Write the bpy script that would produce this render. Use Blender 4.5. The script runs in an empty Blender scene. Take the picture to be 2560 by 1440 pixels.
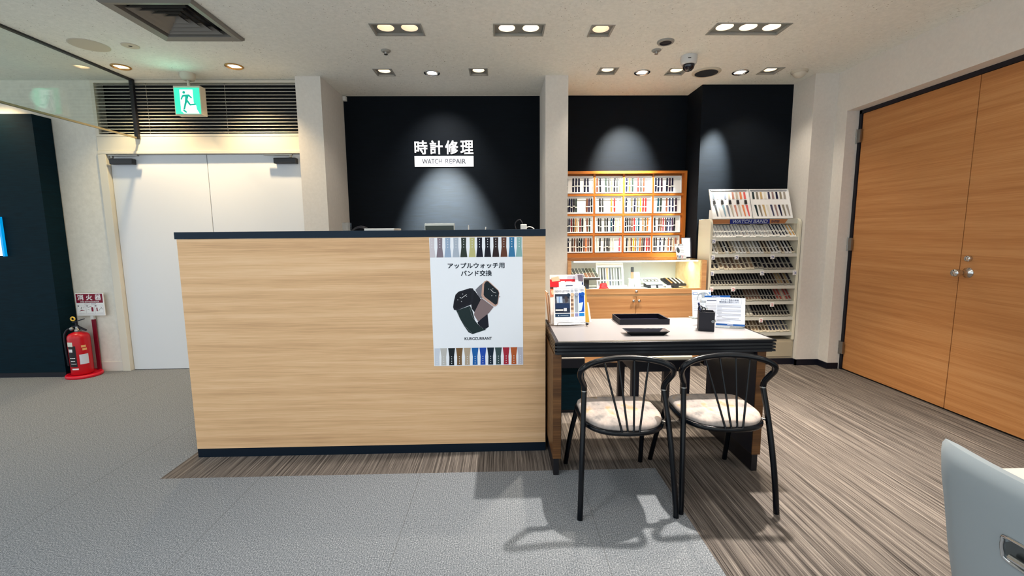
import bpy, bmesh, math, random
from mathutils import Vector, Matrix
random.seed(7)
S = bpy.context.scene
COL = S.collection
PI = math.pi
ZC = 2.615            # ceiling height
H = 1.25              # camera height

# ------------------------------------------------------------------ camera
cam_d = bpy.data.cameras.new('camera')
cam_d.sensor_width = 36.0
cam_d.lens = 1106.18 / 2560 * 36.0
cam_d.clip_start = 0.05
cam = bpy.data.objects.new('camera', cam_d)
COL.objects.link(cam)
R_ = Vector((0.99966035, -0.02452425, -0.00881693))
U_ = Vector((0.01172613, 0.12113557, 0.99256671))
F_ = Vector((0.02327391, 0.99233298, -0.121382))
cam.matrix_world = Matrix(((R_.x, U_.x, -F_.x, 0), (R_.y, U_.y, -F_.y, 0), (R_.z, U_.z, -F_.z, H), (0, 0, 0, 1)))
S.camera = cam
# ------------------------------------------------------------------ view
S.view_settings.view_transform = 'Standard'
S.view_settings.look = 'None'
S.view_settings.exposure = 0.58
S.view_settings.gamma = 1.0
S.view_settings.use_curve_mapping = False
S.cycles.use_denoising = True
S.cycles.max_bounces = 8
S.cycles.sample_clamp_indirect = 6.0
# ------------------------------------------------------------------ world
W = bpy.data.worlds.new('world')
S.world = W
W.use_nodes = True
W.node_tree.nodes['Background'].inputs[0].default_value = (0.86, 0.95, 1.0, 1)
W.node_tree.nodes['Background'].inputs[1].default_value = 0.92
# ------------------------------------------------------------------ unseen fill lights added under the ceiling
def area(name, loc, power, size=0.3, color=(1, 0.96, 0.9), spread=160):
    d = bpy.data.lights.new(name, 'AREA')
    d.shape = 'DISK'; d.size = size; d.energy = power; d.color = color; d.spread = math.radians(spread)
    o = bpy.data.objects.new(name, d); COL.objects.link(o); o.location = loc
    return o
def spot(name, loc, aim, power, angle=70, blend=0.6, color=(1, 0.93, 0.83), radius=0.03):
    d = bpy.data.lights.new(name, 'SPOT')
    d.energy = power; d.spot_size = math.radians(angle); d.spot_blend = blend; d.color = color; d.shadow_soft_size = radius
    o = bpy.data.objects.new(name, d); COL.objects.link(o); o.location = loc
    o.rotation_euler = (Vector(aim) - Vector(loc)).to_track_quat('-Z', 'Y').to_euler()
    return o
for ix, x in enumerate((-4.0, -2.3, -0.7, 0.9, 2.2)):
    for y in (-0.6, 1.2):
        area('fill_light', (x, y, ZC - 0.01), 6.5 if x < 0.5 else 3.5,
             color=(0.86, 0.94, 1.0) if x < -1 else ((1, 0.97, 0.93) if x < 0.5 else (1, 0.9, 0.78)))
# key lamp over the desk front (ceiling, just above the frame)
spot('desk_lamp', (1.32, 2.52, ZC - 0.01), (0.95, 1.95, 0), 330, 95, 0.7, (1, 0.93, 0.84), 0.035)

# ================================================================== helpers
def lin(c):
    return tuple(((v / 255.0) / 12.92) if v <= 10.3 else (((v / 255.0) + 0.055) / 1.055) ** 2.4 for v in c)
MATS = {}
def mat(name, rgb, rough=0.5, metal=0.0, spec=0.5, emit=None, alpha=None, coat=0.0, transmission=0.0, ior=1.45):
    if name in MATS: return MATS[name]
    m = bpy.data.materials.new(name); m.use_nodes = True
    b = m.node_tree.nodes['Principled BSDF']
    b.inputs['Base Color'].default_value = (*lin(rgb), 1)
    b.inputs['Roughness'].default_value = rough
    b.inputs['Metallic'].default_value = metal
    b.inputs['Specular IOR Level'].default_value = spec
    b.inputs['Coat Weight'].default_value = coat
    b.inputs['Transmission Weight'].default_value = transmission
    b.inputs['IOR'].default_value = ior
    if emit:
        b.inputs['Emission Color'].default_value = (*lin(emit[0]), 1)
        b.inputs['Emission Strength'].default_value = emit[1]
    MATS[name] = m
    return m
def nt(m):
    n = m.node_tree
    return n, n.nodes['Principled BSDF']
def pos(n):
    g = n.nodes.new('ShaderNodeNewGeometry')
    return g.outputs['Position']
def vmul(n, sock, v):
    q = n.nodes.new('ShaderNodeVectorMath'); q.operation = 'MULTIPLY'
    n.links.new(sock, q.inputs[0]); q.inputs[1].default_value = v
    return q.outputs[0]
def noise(n, vec, scale, detail=2.0, rough=0.5):
    t = n.nodes.new('ShaderNodeTexNoise')
    n.links.new(vec, t.inputs['Vector']); t.inputs['Scale'].default_value = scale
    t.inputs['Detail'].default_value = detail; t.inputs['Roughness'].default_value = rough
    return t.outputs['Fac']
def ramp(n, fac, stops):
    r = n.nodes.new('ShaderNodeValToRGB')
    n.links.new(fac, r.inputs[0])
    e = r.color_ramp.elements
    while len(e) < len(stops): e.new(0.5)
    for i, (p, c) in enumerate(stops):
        e[i].position = p
        e[i].color = (*lin(c), 1) if len(c) == 3 else c
    return r.outputs[0]
def mathn(n, op, a, b=None, c=None):
    q = n.nodes.new('ShaderNodeMath'); q.operation = op
    for i, v in enumerate((a, b, c)):
        if v is None: continue
        if isinstance(v, (int, float)): q.inputs[i].default_value = v
        else: n.links.new(v, q.inputs[i])
    return q.outputs[0]
def mixc(n, fac, a, b, mode='MIX'):
    q = n.nodes.new('ShaderNodeMix'); q.data_type = 'RGBA'; q.blend_type = mode
    if isinstance(fac, (int, float)): q.inputs[0].default_value = fac
    else: n.links.new(fac, q.inputs[0])
    for i, v in ((6, a), (7, b)):
        if isinstance(v, tuple): q.inputs[i].default_value = (*lin(v), 1) if len(v) == 3 else v
        else: n.links.new(v, q.inputs[i])
    return q.outputs[2]
def bump(n, b, height, strength=0.3, dist=0.002):
    q = n.nodes.new('ShaderNodeBump'); q.inputs['Strength'].default_value = strength; q.inputs['Distance'].default_value = dist
    n.links.new(height, q.inputs['Height']); n.links.new(q.outputs[0], b.inputs['Normal'])
def wood(name, dark, mid, light, along='X', rough=0.42, fine=1.0, spec=0.4):
    """streaky veneer, grain running along one axis"""
    m = mat(name, mid, rough, spec=spec)
    n, b = nt(m); p = pos(n)
    lo, hi = 0.55, 17.0 * fine
    s1 = {'X': (lo, hi, hi), 'Y': (hi, lo, hi), 'Z': (hi, hi, lo)}[along]
    s2 = {'X': (4.0, 150 * fine, 150 * fine), 'Y': (150 * fine, 4.0, 150 * fine), 'Z': (150 * fine, 150 * fine, 4.0)}[along]
    a = noise(n, vmul(n, p, s1), 1.0, 4.0, 0.6)
    f = noise(n, vmul(n, p, s2), 1.0, 3.0, 0.65)
    t = mathn(n, 'ADD', mathn(n, 'MULTIPLY', a, 0.62), mathn(n, 'MULTIPLY', f, 0.38))
    c = ramp(n, t, [(0.36, dark), (0.5, mid), (0.63, light)])
    n.links.new(c, b.inputs['Base Color'])
    return m

class MB:
    """collects shapes (world or local coordinates) into one mesh"""
    def __init__(s): s.v = []; s.f = []; s.m = []; s.sm = []
    def add(s, vs, fs, mi=0, smooth=False):
        k = len(s.v); s.v += [tuple(p) for p in vs]
        for f in fs: s.f.append(tuple(i + k for i in f)); s.m.append(mi); s.sm.append(smooth)
        return s
    def box(s, x0, x1, y0, y1, z0, z1, mi=0):
        return s.add([(x0, y0, z0), (x1, y0, z0), (x1, y1, z0), (x0, y1, z0), (x0, y0, z1), (x1, y0, z1), (x1, y1, z1), (x0, y1, z1)],
                     [(0, 3, 2, 1), (4, 5, 6, 7), (0, 1, 5, 4), (1, 2, 6, 5), (2, 3, 7, 6), (3, 0, 4, 7)], mi)
    def hexa(s, p, mi=0):
        return s.add(p, [(0, 3, 2, 1), (4, 5, 6, 7), (0, 1, 5, 4), (1, 2, 6, 5), (2, 3, 7, 6), (3, 0, 4, 7)], mi)
    def poly(s, pts, mi=0): return s.add(pts, [tuple(range(len(pts)))], mi)
    def prism(s, pts, d, mi=0, smooth=False):
        n = len(pts); d = Vector(d)
        a = [Vector(p) for p in pts]; b = [p + d for p in a]
        s.add(a, [tuple(range(n - 1, -1, -1))], mi); s.add(b, [tuple(range(n))], mi)
        return s.add(a + b, [(i, (i + 1) % n, n + (i + 1) % n, n + i) for i in range(n)], mi, smooth)
    def rings(s, rings, mi=0, smooth=True, cap0=True, cap1=True, closed=False):
        n = len(rings[0]); vs = [p for r in rings for p in r]; fs = []
        m = len(rings)
        for i in range(m if closed else m - 1):
            j = (i + 1) % m
            for k in range(n):
                l = (k + 1) % n
                fs.append((i * n + k, i * n + l, j * n + l, j * n + k))
        s.add(vs, fs, mi, smooth)
        if not closed:
            if cap0: s.add(rings[0], [tuple(range(n - 1, -1, -1))], mi)
            if cap1: s.add(rings[-1], [tuple(range(n))], mi)
        return s
    def lathe(s, prof, c=(0, 0, 0), n=24, mi=0, axis='Z', cap0=True, cap1=True, smooth=True):
        """prof: list of (radius, height) along the axis"""
        c = Vector(c); rr = []
        for r, h in prof:
            ring = []
            for k in range(n):
                a = 2 * PI * k / n; x, y = r * math.cos(a), r * math.sin(a)
                p = {'Z': (x, y, h), 'Y': (y, h, x), 'X': (h, x, y)}[axis]
                ring.append(c + Vector(p))
            rr.append(ring)
        return s.rings(rr, mi, smooth, cap0, cap1)
    def cyl(s, p0, p1, r0, r1=None, n=16, mi=0, smooth=True):
        return s.tube([p0, p1], [r0, r0 if r1 is None else r1], n, mi, smooth=smooth)
    def tube(s, pts, r, n=10, mi=0, closed=False, smooth=True, flat=1.0):
        pts = [Vector(p) for p in pts]; m = len(pts)
        rad = r if isinstance(r, (list, tuple)) else [r] * m
        rr = []; up = None
        for i in range(m):
            a = pts[(i - 1) % m] if (closed or i > 0) else pts[i]
            b = pts[(i + 1) % m] if (closed or i < m - 1) else pts[i]
            t = (b - a).normalized()
            if up is None:
                up = Vector((0, 0, 1)) if abs(t.z) < 0.9 else Vector((1, 0, 0))
            u = (up - t * up.dot(t)).normalized(); w = t.cross(u); up = u
            rr.append([pts[i] + (u * math.cos(2 * PI * k / n) * flat + w * math.sin(2 * PI * k / n)) * rad[i] for k in range(n)])
        return s.rings(rr, mi, smooth, closed=closed)
    def build(s, name, mats, parent=None, loc=None, bevel=0, seg=2, sub=0):
        me = bpy.data.meshes.new(name)
        root = Vector(parent.matrix_world.translation) if parent is not None else None
        if parent is not None:
            root = Vector((0, 0, 0)); q = parent
            while q is not None: root += q.location; q = q.parent
            off = root; l = Vector((0, 0, 0))
        elif loc is not None: off = Vector(loc); l = off
        else:
            xs = [p[0] for p in s.v]; ys = [p[1] for p in s.v]; zs = [p[2] for p in s.v]
            off = Vector(((min(xs) + max(xs)) / 2, (min(ys) + max(ys)) / 2, min(zs))); l = off
        me.from_pydata([tuple(Vector(p) - off) for p in s.v], [], s.f)
        for mm in (mats if isinstance(mats, (list, tuple)) else [mats]): me.materials.append(mm)
        for i, p in enumerate(me.polygons): p.material_index = s.m[i]; p.use_smooth = s.sm[i]
        bm = bmesh.new(); bm.from_mesh(me); bmesh.ops.remove_doubles(bm, verts=bm.verts, dist=1e-6) if not any(s.sm) and bevel else None
        bmesh.ops.recalc_face_normals(bm, faces=bm.faces); bm.to_mesh(me); bm.free()
        o = bpy.data.objects.new(name, me); COL.objects.link(o)
        if parent is not None: o.parent = parent
        o.location = l
        if bevel:
            b = o.modifiers.new('bevel', 'BEVEL'); b.width = bevel; b.segments = seg; b.limit_method = 'ANGLE'; b.angle_limit = 0.7
        if sub:
            b = o.modifiers.new('sub', 'SUBSURF'); b.levels = sub; b.render_levels = sub
        return o
def spline(pts, n=8, closed=False):
    """Catmull-Rom through the points"""
    P = [Vector(p) for p in pts]; m = len(P); out = []
    for i in range(m if closed else m - 1):
        p0 = P[(i - 1) % m] if (closed or i > 0) else P[i]
        p1 = P[i]; p2 = P[(i + 1) % m]
        p3 = P[(i + 2) % m] if (closed or i < m - 2) else p2
        for k in range(n):
            t = k / n
            out.append(0.5 * ((2 * p1) + (p2 - p0) * t + (2 * p0 - 5 * p1 + 4 * p2 - p3) * t * t + (3 * p1 - p0 - 3 * p2 + p3) * t ** 3))
    if not closed: out.append(P[-1])
    return out
def tag(o, label, cat, group=None):
    o['label'] = label; o['category'] = cat
    if group: o['group'] = group
    return o
def thing(name, loc, label, cat, group=None):
    o = bpy.data.objects.new(name, None); COL.objects.link(o); o.location = loc; o.empty_display_size = 0.05
    return tag(o, label, cat, group)
def struct(o): o['kind'] = 'structure'; return o
def tree_copy(root, loc, label, group=None, rotz=None):
    r = root.copy(); COL.objects.link(r); r.location = loc; r['label'] = label
    if group: r['group'] = group
    if rotz is not None: r.rotation_euler = (0, 0, rotz)
    for ch in list(root.children):
        c = ch.copy(); COL.objects.link(c); c.parent = r
        for g in list(ch.children):
            d = g.copy(); COL.objects.link(d); d.parent = c
    return r
TEXTS = {}
def text_mesh(body, bold=0.0, extrude=0.0, shear=0.0):
    k = (body, bold, extrude, shear)
    if k in TEXTS: return TEXTS[k]
    c = bpy.data.curves.new('t', 'FONT'); c.body = body; c.size = 1.0; c.offset = bold; c.extrude = extrude; c.shear = shear
    c.align_x = 'LEFT'; c.resolution_u = 3
    o = bpy.data.objects.new('t', c); COL.objects.link(o)
    dg = bpy.context.evaluated_depsgraph_get()
    me = o.evaluated_get(dg).to_mesh()
    vs = [tuple(v.co) for v in me.vertices]; fs = [tuple(p.vertices) for p in me.polygons]
    o.evaluated_get(dg).to_mesh_clear()
    bpy.data.objects.remove(o); bpy.data.curves.remove(c)
    x0 = min(v[0] for v in vs); x1 = max(v[0] for v in vs); y0 = min(v[1] for v in vs); y1 = max(v[1] for v in vs)
    TEXTS[k] = ([((v[0] - x0) / (x1 - x0), (v[1] - y0) / (y1 - y0), v[2]) for v in vs], fs)
    return TEXTS[k]
def put_text(mb, body, org, u, v, w, h, mi=0, bold=0.0, extrude=0.0, thick=0.0, shear=0.0, lift=0.0):
    """lettering filling the rectangle org + [0,w]u + [0,h]v; bold overlays slightly shifted strokes"""
    if bold:
        org = Vector(org); e = bold * h
        for q_, (a, b) in enumerate(((-1, -1), (1, -1), (-1, 1), (1, 1), (0, 0))):
            put_text(mb, body, org + Vector(u) * (e + a * e) + Vector(v) * (e + b * e), u, v, w - 2 * e, h - 2 * e, mi, 0.0, extrude, thick, shear, lift + 0.00012 * q_)
        return
    vs, fs = text_mesh(body, 0.0, 0.01 if thick else 0.0, shear)
    org = Vector(org); u = Vector(u); v = Vector(v); nn = u.cross(v)
    out = []
    for a, b, c in vs:
        d = lift + (thick if c > 0 else 0.0)
        out.append(org + u * (a * w) + v * (b * h) + nn * d)
    mb.add(out, fs, mi)
class Sheet:
    """drawing on a flat rectangle: origin top-left, u right, v down (metres)"""
    def __init__(s, org, u, v, lift=0.0004):
        s.o = Vector(org); s.u = Vector(u).normalized(); s.v = Vector(v).normalized(); s.n = s.v.cross(s.u); s.l = lift; s.mb = MB(); s.k = 1
    def P(s, a, b, k): return s.o + s.u * a + s.v * b + s.n * (s.l * k)
    def rect(s, a0, b0, a1, b1, mi, k=1): s.mb.poly([s.P(a0, b0, k), s.P(a0, b1, k), s.P(a1, b1, k), s.P(a1, b0, k)], mi); return s
    def poly(s, pts, mi, k=1): s.mb.poly([s.P(a, b, k) for a, b in pts], mi); return s
    def disc(s, a, b, r, mi, k=1, n=14): return s.poly([(a + r * math.cos(2 * PI * i / n), b + r * math.sin(2 * PI * i / n)) for i in range(n)], mi, k)
    def line(s, a0, b0, a1, b1, w, mi, k=1):
        d = Vector((a1 - a0, b1 - b0)); d.normalize(); q = Vector((-d.y, d.x)) * (w / 2)
        return s.poly([(a0 + q.x, b0 + q.y), (a1 + q.x, b1 + q.y), (a1 - q.x, b1 - q.y), (a0 - q.x, b0 - q.y)], mi, k)
    def text(s, body, a0, b0, w, h, mi, k=1, bold=0.0, shear=0.0):
        put_text(s.mb, body, s.P(a0, b0 + h, k), s.u, -s.v, w, h, mi, bold, shear=shear); return s
    def build(s, name, mats, parent): return s.mb.build(name, mats, parent)
ORD = ['first', 'second', 'third', 'fourth', 'fifth', 'sixth', 'seventh', 'eighth', 'ninth', 'tenth', 'eleventh', 'twelfth', 'thirteenth',
       'fourteenth', 'fifteenth', 'sixteenth', 'seventeenth', 'eighteenth', 'nineteenth', 'twentieth', 'twenty-first', 'twenty-second', 'twenty-third', 'twenty-fourth',
       'twenty-fifth', 'twenty-sixth', 'twenty-seventh', 'twenty-eighth', 'twenty-ninth', 'thirtieth', 'thirty-first', 'thirty-second']
def from_left(i, n):
    return 'leftmost' if i == 0 else ('rightmost' if i == n - 1 else ORD[i] + ' from left')

# ================================================================== materials
def plaster(name, rgb, scale=60, amt=0.06):
    m = mat(name, rgb, 0.75, spec=0.25)
    n, b = nt(m); p = pos(n)
    f = noise(n, p, scale, 4, 0.6)
    c0 = tuple(max(0, int(v * (1 - amt))) for v in rgb); c1 = tuple(min(255, int(v * (1 + amt))) for v in rgb)
    n.links.new(ramp(n, f, [(0.3, c0), (0.7, c1)]), b.inputs['Base Color'])
    bump(n, b, noise(n, p, 220, 2), 0.15, 0.001)
    return m
M_WALL = plaster('cream_wallpaper', (222, 217, 210), 45, 0.018)
M_WALLW = plaster('white_wallpaper', (224, 220, 210), 30, 0.025)
M_CEIL = mat('rock_wool_ceiling', (236, 234, 226), 0.9, spec=0.15)
n, b = nt(M_CEIL); p = pos(n)
f1 = noise(n, vmul(n, p, (1.0, 0.7, 1.0)), 75, 3, 0.6)
f2 = noise(n, p, 3.0, 2)
pit = mathn(n, 'GREATER_THAN', mathn(n, 'ADD', f1, mathn(n, 'MULTIPLY', f2, 0.22)), 0.80)
cc = ramp(n, noise(n, p, 40, 4, 0.65), [(0.3, (226, 228, 222)), (0.7, (240, 241, 235))])
n.links.new(mixc(n, pit, cc, (158, 154, 142)), b.inputs['Base Color'])
bump(n, b, noise(n, p, 120, 3), 0.35, 0.002)
def navy(name, rgb):
    m = mat(name, rgb, 0.65, spec=0.12)
    n, b = nt(m); p = pos(n)
    f = noise(n, vmul(n, p, (9, 9, 260)), 1.0, 3, 0.7)
    n.links.new(ramp(n, f, [(0.3, tuple(int(v * 0.8) for v in rgb)), (0.7, tuple(int(v * 1.25) for v in rgb))]), b.inputs['Base Color'])
    bump(n, b, f, 0.2, 0.001)
    return m
M_NAVY = navy('dark_navy_panel', (9, 15, 22))
M_NAVY2 = navy('dark_teal_panel', (3, 28, 38))
M_BLACKBASE = mat('black_skirting', (6, 9, 26), 0.5)
M_OAK = wood('oak_veneer_counter', (194, 154, 115), (217, 177, 134), (229, 193, 153), 'X', 0.45, 1.5, spec=0.25)
M_DOORWOOD = wood('teak_door_veneer', (174, 117, 69), (190, 132, 80), (202, 147, 95), 'Y', 0.5, 1.5, spec=0.3)
M_CABWOOD = wood('cherry_cabinet_wood', (164, 90, 28), (184, 106, 36), (200, 122, 50), 'X', 0.4, 1.3)
M_CABWOODV = wood('cherry_cabinet_wood_upright', (158, 86, 28), (178, 102, 36), (194, 118, 50), 'Z', 0.4, 1.3)
M_SHOWWOOD = wood('showcase_veneer', (176, 122, 78), (198, 146, 98), (212, 164, 116), 'X', 0.4, 1.3)
M_PALEWOOD = wood('pale_beech_lining', (226, 196, 142), (238, 212, 160), (246, 224, 178), 'X', 0.45, 1.2)
M_WALNUT = wood('walnut_leg_veneer', (66, 42, 22), (94, 62, 34), (116, 80, 46), 'X', 0.4, 1.4)
M_COUNTERTOP = mat('navy_counter_laminate', (3, 28, 46), 0.5, spec=0.3)
M_WHITEPAINT = mat('white_door_paint', (220, 224, 230), 0.5, spec=0.3)
M_CREAMMETAL = mat('cream_painted_metal', (216, 210, 196), 0.45, spec=0.4)
M_CHROME = mat('chrome', (205, 205, 205), 0.16, 1.0)
M_STEEL = mat('brushed_steel', (150, 148, 144), 0.35, 1.0)
M_DARKMETAL = mat('dark_grey_metal', (62, 62, 64), 0.4, 0.6)
M_BLACKGLOSS = mat('black_gloss_enamel', (2, 6, 13), 0.22, spec=0.35)
M_BLACK = mat('black_plastic', (10, 11, 26), 0.45)
M_BLACKMATT = mat('black_leatherette', (14, 15, 28), 0.6)
M_WHITE = mat('white_card', (238, 238, 238), 0.6, spec=0.2)
M_WHITEPL = mat('white_plastic', (226, 226, 222), 0.4)
M_CREAMPL = mat('cream_plastic', (222, 216, 196), 0.45)
M_BEIGEPANEL = mat('beige_base_panel', (178, 168, 146), 0.6)
M_PAPER = mat('white_paper', (236, 240, 246), 0.7, spec=0.2)
M_GREYTOP = mat('pale_grey_desk_laminate', (124, 121, 123), 0.4, spec=0.3)
M_RED = mat('red_enamel', (190, 14, 30), 0.3)
M_REDPL = mat('red_plastic_stand', (206, 16, 44), 0.35)
M_DARKRED = mat('dark_red_print', (130, 12, 40), 0.5)
M_GLASSP = None
def thin_glass(name, tint, rough=0.02, fac=0.1):
    m = bpy.data.materials.new(name); m.use_nodes = True; n = m.node_tree
    n.nodes.remove(n.nodes['Principled BSDF'])
    out = n.nodes['Material Output']
    t = n.nodes.new('ShaderNodeBsdfTransparent'); t.inputs[0].default_value = (*tint, 1)
    g = n.nodes.new('ShaderNodeBsdfGlossy'); g.inputs['Roughness'].default_value = rough
    lw = n.nodes.new('ShaderNodeLayerWeight'); lw.inputs[0].default_value = 0.5
    fr = n.nodes.new('ShaderNodeMath'); fr.operation = 'POWER'; n.links.new(lw.outputs['Facing'], fr.inputs[0]); fr.inputs[1].default_value = 5.0
    f2 = n.nodes.new('ShaderNodeMath'); f2.operation = 'MULTIPLY_ADD'; n.links.new(fr.outputs[0], f2.inputs[0]); f2.inputs[1].default_value = 0.9; f2.inputs[2].default_value = 0.04; fr = f2
    mx = n.nodes.new('ShaderNodeMixShader')
    n.links.new(fr.outputs[0], mx.inputs[0]); n.links.new(t.outputs[0], mx.inputs[1]); n.links.new(g.outputs[0], mx.inputs[2])
    n.links.new(mx.outputs[0], out.inputs[0])
    return m
M_GLASS = thin_glass('clear_glass', (0.93, 0.96, 0.93))
M_CLEARPL = thin_glass('clear_plastic', (0.93, 0.95, 0.95), 0.1)
# carpet: plain ribbed tiles, striped planks to the right and behind
M_CARPET = mat('carpet_tiles', (140, 140, 140), 0.95, spec=0.1)
n, b = nt(M_CARPET); p = pos(n)
sep = n.nodes.new('ShaderNodeSeparateXYZ'); n.links.new(p, sep.inputs[0])
X, Y = sep.outputs[0], sep.outputs[1]
fine = noise(n, p, 380, 3, 0.75)
rib = mathn(n, 'SINE', mathn(n, 'MULTIPLY', X, 620.0))
mot = noise(n, vmul(n, p, (1.0, 0.7, 1.0)), 235, 2, 0.6)
pl = mathn(n, 'ADD', mathn(n, 'ADD', mathn(n, 'MULTIPLY', fine, 0.5), mathn(n, 'MULTIPLY', mot, 0.5)), mathn(n, 'MULTIPLY', rib, 0.014))
plain = ramp(n, pl, [(0.32, (44, 48, 53)), (0.5, (116, 121, 127)), (0.69, (192, 194, 196))])
st = noise(n, vmul(n, p, (85, 0.9, 1)), 1.0, 5, 0.8)
st2 = mathn(n, 'ADD', mathn(n, 'MULTIPLY', st, 0.85), mathn(n, 'MULTIPLY', fine, 0.15))
stripe = ramp(n, st2, [(0.36, (34, 31, 30)), (0.46, (82, 76, 72)), (0.54, (114, 106, 100)), (0.66, (154, 145, 136))])
reg1 = mathn(n, 'GREATER_THAN', X, 0.81)
reg2 = mathn(n, 'MULTIPLY', mathn(n, 'GREATER_THAN', Y, 2.212), mathn(n, 'GREATER_THAN', X, -1.79))
reg = mathn(n, 'MAXIMUM', reg1, reg2)
col = mixc(n, reg, plain, stripe)
seam = mathn(n, 'LESS_THAN', mathn(n, 'ABSOLUTE', mathn(n, 'SUBTRACT', mathn(n, 'FRACT', mathn(n, 'MULTIPLY', mathn(n, 'ADD', X, 0.02), 1.2)), 0.497)), 0.003)
col = mixc(n, mathn(n, 'MULTIPLY', seam, 0.35), col, (80, 80, 80))
n.links.new(col, b.inputs['Base Color'])
bump(n, b, pl, 0.4, 0.003)

# ================================================================== setting
f = MB(); f.poly([(-6.6, -1.3, 0), (3.3, -1.3, 0), (3.3, 4.8, 0), (-6.6, 4.8, 0)])
struct(f.build('floor', M_CARPET, loc=(0, 0, 0)))

HOLES = []   # (x0,x1,y0,y1)
SQ = [(-0.97, 3.96), (-0.175, 3.948), (0.92, 3.932), (1.515, 3.945), (2.32, 3.93)]
for x, y in SQ: HOLES.append((x - 0.068, x + 0.068, y - 0.068, y + 0.068))
RND = [(-0.572, 3.972), (1.225, 3.96), (2.075, 3.955)]
WARM = [(-2.14, 3.82), (-3.045, 3.83)]
for x, y in RND + WARM: HOLES.append((x - 0.038, x + 0.038, y - 0.038, y + 0.038))
RECT = [(-0.676, 3.17, 0.34, 2), (0.136, 3.172, 0.345, 2), (0.694, 3.182, 0.158, 1), (1.69, 3.15, 0.505, 3)]
for x, y, w, k in RECT: HOLES.append((x - w / 2 + 0.006, x + w / 2 - 0.006, y - 0.078, y + 0.078))
DIFF = (-2.04, 3.045, 0.27)
HOLES.append((DIFF[0] - 0.22, DIFF[0] + 0.22, DIFF[1] - 0.22, DIFF[1] + 0.22))
xs = sorted({-6.6, 3.3} | {h[0] for h in HOLES} | {h[1] for h in HOLES})
ys = sorted({-1.6, 4.8} | {h[2] for h in HOLES} | {h[3] for h in HOLES})
c = MB()
for j in range(len(ys) - 1):
    run = None
    for i in range(len(xs)):
        solid = i < len(xs) - 1 and not any(h[0] - 1e-6 <= xs[i] and xs[i + 1] <= h[1] + 1e-6 and h[2] - 1e-6 <= ys[j] and ys[j + 1] <= h[3] + 1e-6 for h in HOLES)
        if solid and run is None: run = xs[i]
        if not solid and run is not None:
            c.poly([(run, ys[j], ZC), (run, ys[j + 1], ZC), (xs[i], ys[j + 1], ZC), (xs[i], ys[j], ZC)]); run = None
    
struct(c.build('ceiling', M_CEIL, loc=(0, 0, ZC)))

YD = 4.147
w = MB()
w.box(-6.6, -3.57, YD, YD + 0.15, 0, ZC)                       # left of the door
w.box(-3.57, -1.7, YD, YD + 0.15, 2.60, ZC)                    # above the louvre
w.box(-3.57, -1.7, YD + 0.12, YD + 0.15, 2.10, 2.61)           # behind the louvre
w.box(-1.79, -1.6, YD, YD + 0.15, 0, 2.16)
w.box(-3.57, -1.6, YD + 0.16, YD + 0.2, 0, 2.2)
struct(w.build('wall_left', M_WALLW))
w = MB(); w.box(-3.944, -3.572, YD - 0.005, YD, 0, 0.088)
bb = w.build('baseboard_left', mat('cream_skirting', (218, 212, 202), 0.6)); struct(bb)
w = MB(); w.box(-1.762, -1.545, 4.05, 4.75, 0, ZC); struct(w.build('wall_pillar_left', M_WALL))
w = MB(); w.box(0.402, 0.602, 4.034, 4.75, 0, ZC); struct(w.build('wall_pillar_center', M_WALL))
w = MB(); w.box(-1.545, 0.402, 4.61, 4.75, 0, ZC); struct(w.build('wall_back', M_NAVY))
w = MB(); w.box(0.602, 1.892, 4.60, 4.75, 0, ZC); w.box(1.892, 2.757, 4.275, 4.75, 0, ZC); struct(w.build('wall_back_right', M_NAVY))
w = MB(); w.box(2.757, 2.967, 3.985, 4.75, 0, ZC); struct(w.build('wall_pillar_right', M_WALL))
w = MB()
w.box(2.967, 3.3, 3.86, 4.75, 0, ZC); w.box(2.967, 3.3, 1.90, 3.86, 2.268, ZC); w.box(2.967, 3.3, -1.3, 1.90, 0, ZC)
w.box(3.14, 3.3, 1.90, 3.86, 0, 2.268)
struct(w.build('wall_right', M_WALL))
w = MB()
w.box(1.9, 2.75, 4.012, 4.03, 0, 0.055); w.box(2.745, 2.759, 3.975, 4.03, 0, 0.055); w.box(2.745, 2.959, 3.975, 3.986, 0, 0.055); w.box(2.957, 2.968, 3.86, 3.986, 0, 0.055); w.box(2.957, 3.06, 3.852, 3.861, 0, 0.055)
struct(w.build('baseboard_right', M_BLACKBASE))

# ---- double white service door on the left (door_1)
d1 = bpy.data.objects.new('door_1', None); COL.objects.link(d1); d1.location = (-2.645, YD, 0); struct(d1)
w = MB()
w.box(-3.57, -3.50, YD - 0.02, YD + 0.05, 0, 1.9845); w.box(-3.57, -1.72, YD - 0.02, YD + 0.05, 1.985, 2.0125); w.box(-1.79, -1.72, YD - 0.02, YD + 0.05, 0, 1.9845)
w.box(-3.57, -1.70, YD - 0.012, YD + 0.05, 2.013, 2.135)
w.build('door_frame', M_CREAMMETAL, d1, bevel=0.003)
for x0, x1 in ((-3.497, -2.648), (-2.642, -1.793)):
    w = MB(); w.box(x0, x1, YD + 0.022, YD + 0.06, 0.004, 1.983)
    w.build('door_leaf', M_WHITEPAINT, d1, bevel=0.002)
for sx, x0 in ((1, -3.47), (-1, -1.83)):
    w = MB()
    w.box(min(x0, x0 + sx * 0.2), max(x0, x0 + sx * 0.2), YD - 0.030, YD + 0.022, 1.895, 1.945)
    cl = w.build('door_closer', M_DARKMETAL, d1, bevel=0.006)
    w = MB()
    w.box(min(x0 + sx * 0.02, x0 + sx * 0.27), max(x0 + sx * 0.02, x0 + sx * 0.27), YD - 0.055, YD - 0.03, 1.962, 1.972)
    w.cyl((x0 + sx * 0.04, YD - 0.04, 1.945), (x0 + sx * 0.04, YD - 0.04, 1.972), 0.012)
    w.build('closer_arm', M_STEEL, cl)

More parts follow.
